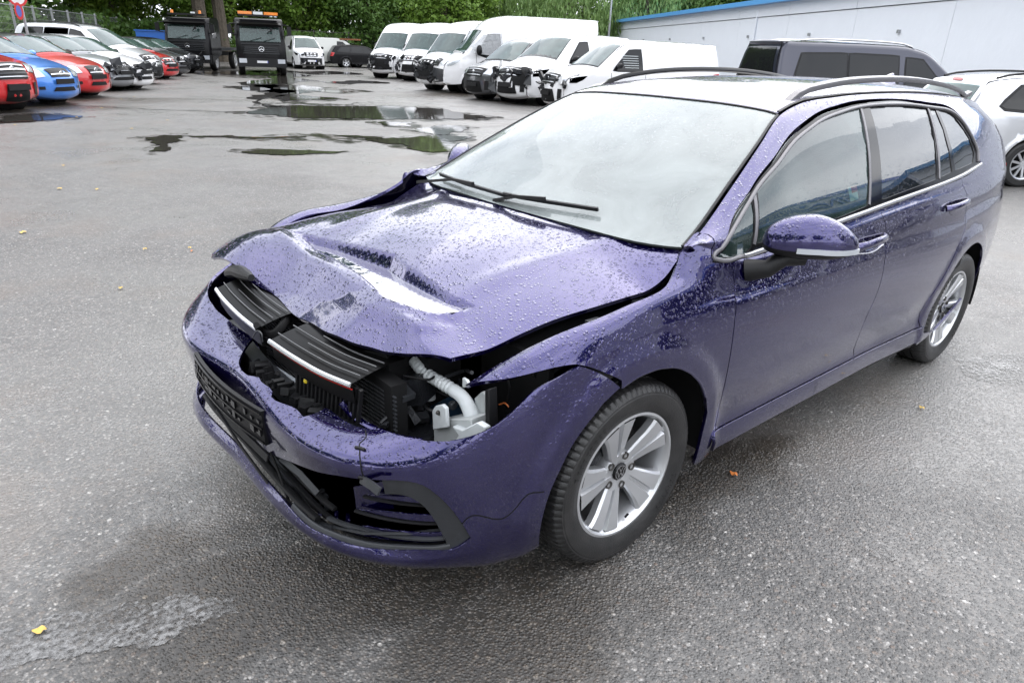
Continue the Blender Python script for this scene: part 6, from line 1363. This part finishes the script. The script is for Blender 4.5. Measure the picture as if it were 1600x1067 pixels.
vehicle('mvan','white',(-18.6253,-41.4247,0.3000),76,'small white van with a dark grille facing the camera between truck and burnt van','van','vehicles at the far end',.15,bump=M['grey_pl'],plate=True,dmg=.25)
vehicle('mvan','ygrey',(-25.7938,-47.2190,0.3000),162,'pale grey van with a burnt rusty cab roof','van','vehicles at the far end',.15,lamp=None,grille=False,roofc=None,extra=lambda v,S,wid:[MB().box((-1.35,0,1.86),(1.5,1.5,.10)).obj('burnt_roof',PC['rustb'],v),MB().box((-1.2,0,1.2),(1.3,1.93,.5)).obj('burnt_door',PC['rustb'],v)])
_e=(-23.1035,-46.6684,0.1000); hd=163
vehicle('estate','black',(_e[0]+3.9*math.cos(rad(hd)),_e[1]+3.9*math.sin(rad(hd))),hd,'black estate car with a wrecked front in front of the burnt van','car','vehicles at the far end',.13,dmg=1.2)
# multivan and silver estate seen from behind at the right
mvw=[[(-1.38,1.14),(-1.92,1.65),(-2.30,1.68),(-2.32,1.14)],[(-2.50,1.14),(-2.48,1.70),(-3.58,1.71),(-3.60,1.14)],[(-3.66,1.14),(-3.64,1.71),(-4.62,1.68),(-4.78,1.2)]]
def place_rear(kind,px,hd,*a,**k):
    L_=SIL[kind]['L']; return vehicle(kind,a[0],(px[0]+L_*math.cos(rad(hd)),px[1]+L_*math.sin(rad(hd))),hd,*a[1:],**k)
place_rear('mvan',(-11.75,-6.2),152,'navy','dark blue passenger van with tinted windows parked against the pale hall','van','vehicles behind the violet car',step=.10,windows=mvw,rear_glass=True,bump='rear_only',rails=True,lamp=None)
place_rear('estate',(-10.1299,-2.2536,1.1500),143,'lsilver','silver estate car with roof rails seen from behind at the right edge','car','vehicles behind the violet car',step=.08,rear_glass=True,bump='rear_only',rails=True,lamp=None,wstyle='multi')
# ---------------- trucks
def truck(loc,hd,label,amber):
    v=empty('flatbed_truck',(loc[0],loc[1],0),rad(hd),label=label,cat='truck',group='black recovery trucks'); v.scale=(.93,)*3
    B_=PC['black']; hw=1.2
    prof=[(-.02,.42),(0,.55),(.02,.95),(0,1.25),(-.05,1.55),(-.22,2.35),(-.42,2.62),(-.8,2.72),(-1.9,2.72),(-1.95,.9)]
    mb=MB(); n=len(prof); V=[];
    qs=[-1,-.93,-.6,0,.6,.93,1]
    for x,z in prof:
        for q in qs: V.append((x-(.10 if abs(q)==1 else .02 if abs(q)>.9 else 0)+.04*(1-q*q),q*(hw-(.05 if z>1.6 else 0)),z))
    m=len(qs); F=[(i*m+k,i*m+k+1,(i+1)*m+k+1,(i+1)*m+k) for i in range(n-1) for k in range(m-1)]
    for s_ in (0,m-1): F.append(tuple(i*m+s_ for i in range(n)))
    mb.add(V,F).obj('cab',B_,v,sharp=40)
    mo('windscreen',[(.045,-.98,1.62),(.045,.98,1.62),(-.12,.93,2.30),(-.12,-.93,2.30)],[(0,1,2,3)],PC['ws'],v)
    for k in range(4): MB().box((.075,0,1.06+.09*k),(.03,1.75-.05*k,.035)).obj('grille_slat',M['grey_pl'],v)
    em=MB(); nn=24; em.sweep([(.10,.12*math.cos(2*math.pi*i/nn),1.27+.12*math.sin(2*math.pi*i/nn)) for i in range(nn)],[(1,0,0)]*nn,[(-.012,0),(-.012,.012),(.012,.012),(.012,0)],closed=True)
    for a in (90,210,330): em.sweep([(.10,0,1.27),(.10,.12*math.cos(rad(a)),1.27+.12*math.sin(rad(a)))],[(1,0,0)]*2,[(-.014,0),(0,.012),(.014,0)])
    em.obj('star_emblem',M['chrome'],v)
    MB().box((.06,0,.62),(.14,2.36,.42)).obj('bumper',M['black_pl'],v)
    MB().box((.02,0,2.42),(.28,2.1,.10),Matrix.Rotation(.35,3,'Y')).obj('sun_visor',M['shroud'],v)
    for y in (-.5,.15): MB().tube([(.10,y,1.64),(.08,y+.55,1.80)],.014,6).obj('wiper',M['black_pl'],v)
    MB().box((.06,0,1.50),(.02,1.9,.03)).obj('trim_strip',M['grey_pl'],v)
    for y in (-.93,.93): MB().box((.125,y,.70),(.03,.36,.20)).obj('headlight',M['lens'],v)
    MB().box((.14,0,.66),(.02,.52,.11)).obj('number_plate',simple('plate white',(.7,.7,.72),.4),v); MB().box((.142,.25,.66),(.02,.04,.105)).obj('plate_band',SB,v)
    for y in (-1,1):
        o=MB().box((.10,y*1.42,2.15),(.10,.20,.42)).tube([(-.2,y*1.1,2.42),(.05,y*1.42,2.40)],.02,6).tube([(-.2,y*1.1,1.9),(.05,y*1.42,1.95)],.02,6).obj('wing_mirror',M['black_pl'],v)
        MB().box((-.9,y*1.19,2.0),(.8,.02,.62)).obj('side_window',PC['priv'],v)
        wheel(v,-.95,1.02,.48,y,'steel'); wheel(v,-4.9,1.02,.48,y,'steel')
        MB().box((-5.2,y*.4,.85),(6.6,.10,.22)).obj('chassis_rail',M['black_mt'],v)
    MB().tube([(.03,.35,2.02),(.16,.52,2.14)],.02,6).box((.18,.55,2.18),(.06,.12,.16)).obj('kerb_mirror',M['black_pl'],v)
    MB().box((-5.2,0,1.12),(6.4,2.4,.14)).obj('loading_bed',M['dark_part'],v)
    MB().box((-2.15,0,1.9),(.08,2.3,1.5)).obj('headboard',M['black_mt'],v)
    MB().box((-.40,0,2.83),(.26,1.9,.10)).obj('light_bar_base',M['black_pl'],v)
    if amber==1:
        for y,w,mt in ((-.62,.66,M['amber']),(0,.46,M['white_pl']),(.62,.66,M['amber'])): MB().box((-.38,y,2.93),(.26,w,.13)).obj('beacon',mt,v)
        for y in (.62,.82): MB().lathe([(0,.03),(.07,.02),(.07,-.03)],12,axis='z',c=(-.2,y,2.80)).obj('spot_lamp',M['lens'],v)
    else:
        for y in (-.72,.72): MB().lathe([(0,.16),(.07,.14),(.08,0)],12,axis='z',c=(-.40,y,2.88)).obj('beacon',M['amber'],v)
        for y in (.30,.42): MB().box((-.38,y,2.92),(.08,.09,.09)).obj('spot_lamp',M['white_pl'],v)
truck((-12.1128,-32.7313,0.4200),70,'black flatbed truck with a full amber light bar facing the camera',1)
truck((-10.2209,-37.5358,0.4200),56,'black truck with two small amber beacons behind the left row',2)
_c=(-10.3420,-41.1816,1.3000); o=MB().box((_c[0],_c[1],.9),(2.2,2.2,1.8),Matrix.Rotation(.5,3,'Z')).box((_c[0],_c[1],1.82),(2.3,2.3,.06),Matrix.Rotation(.5,3,'Z')).obj('skip',simple('blue painted skip',(.02,.12,.45),.5),None); tag(o,'bright blue container beside the left truck','container')
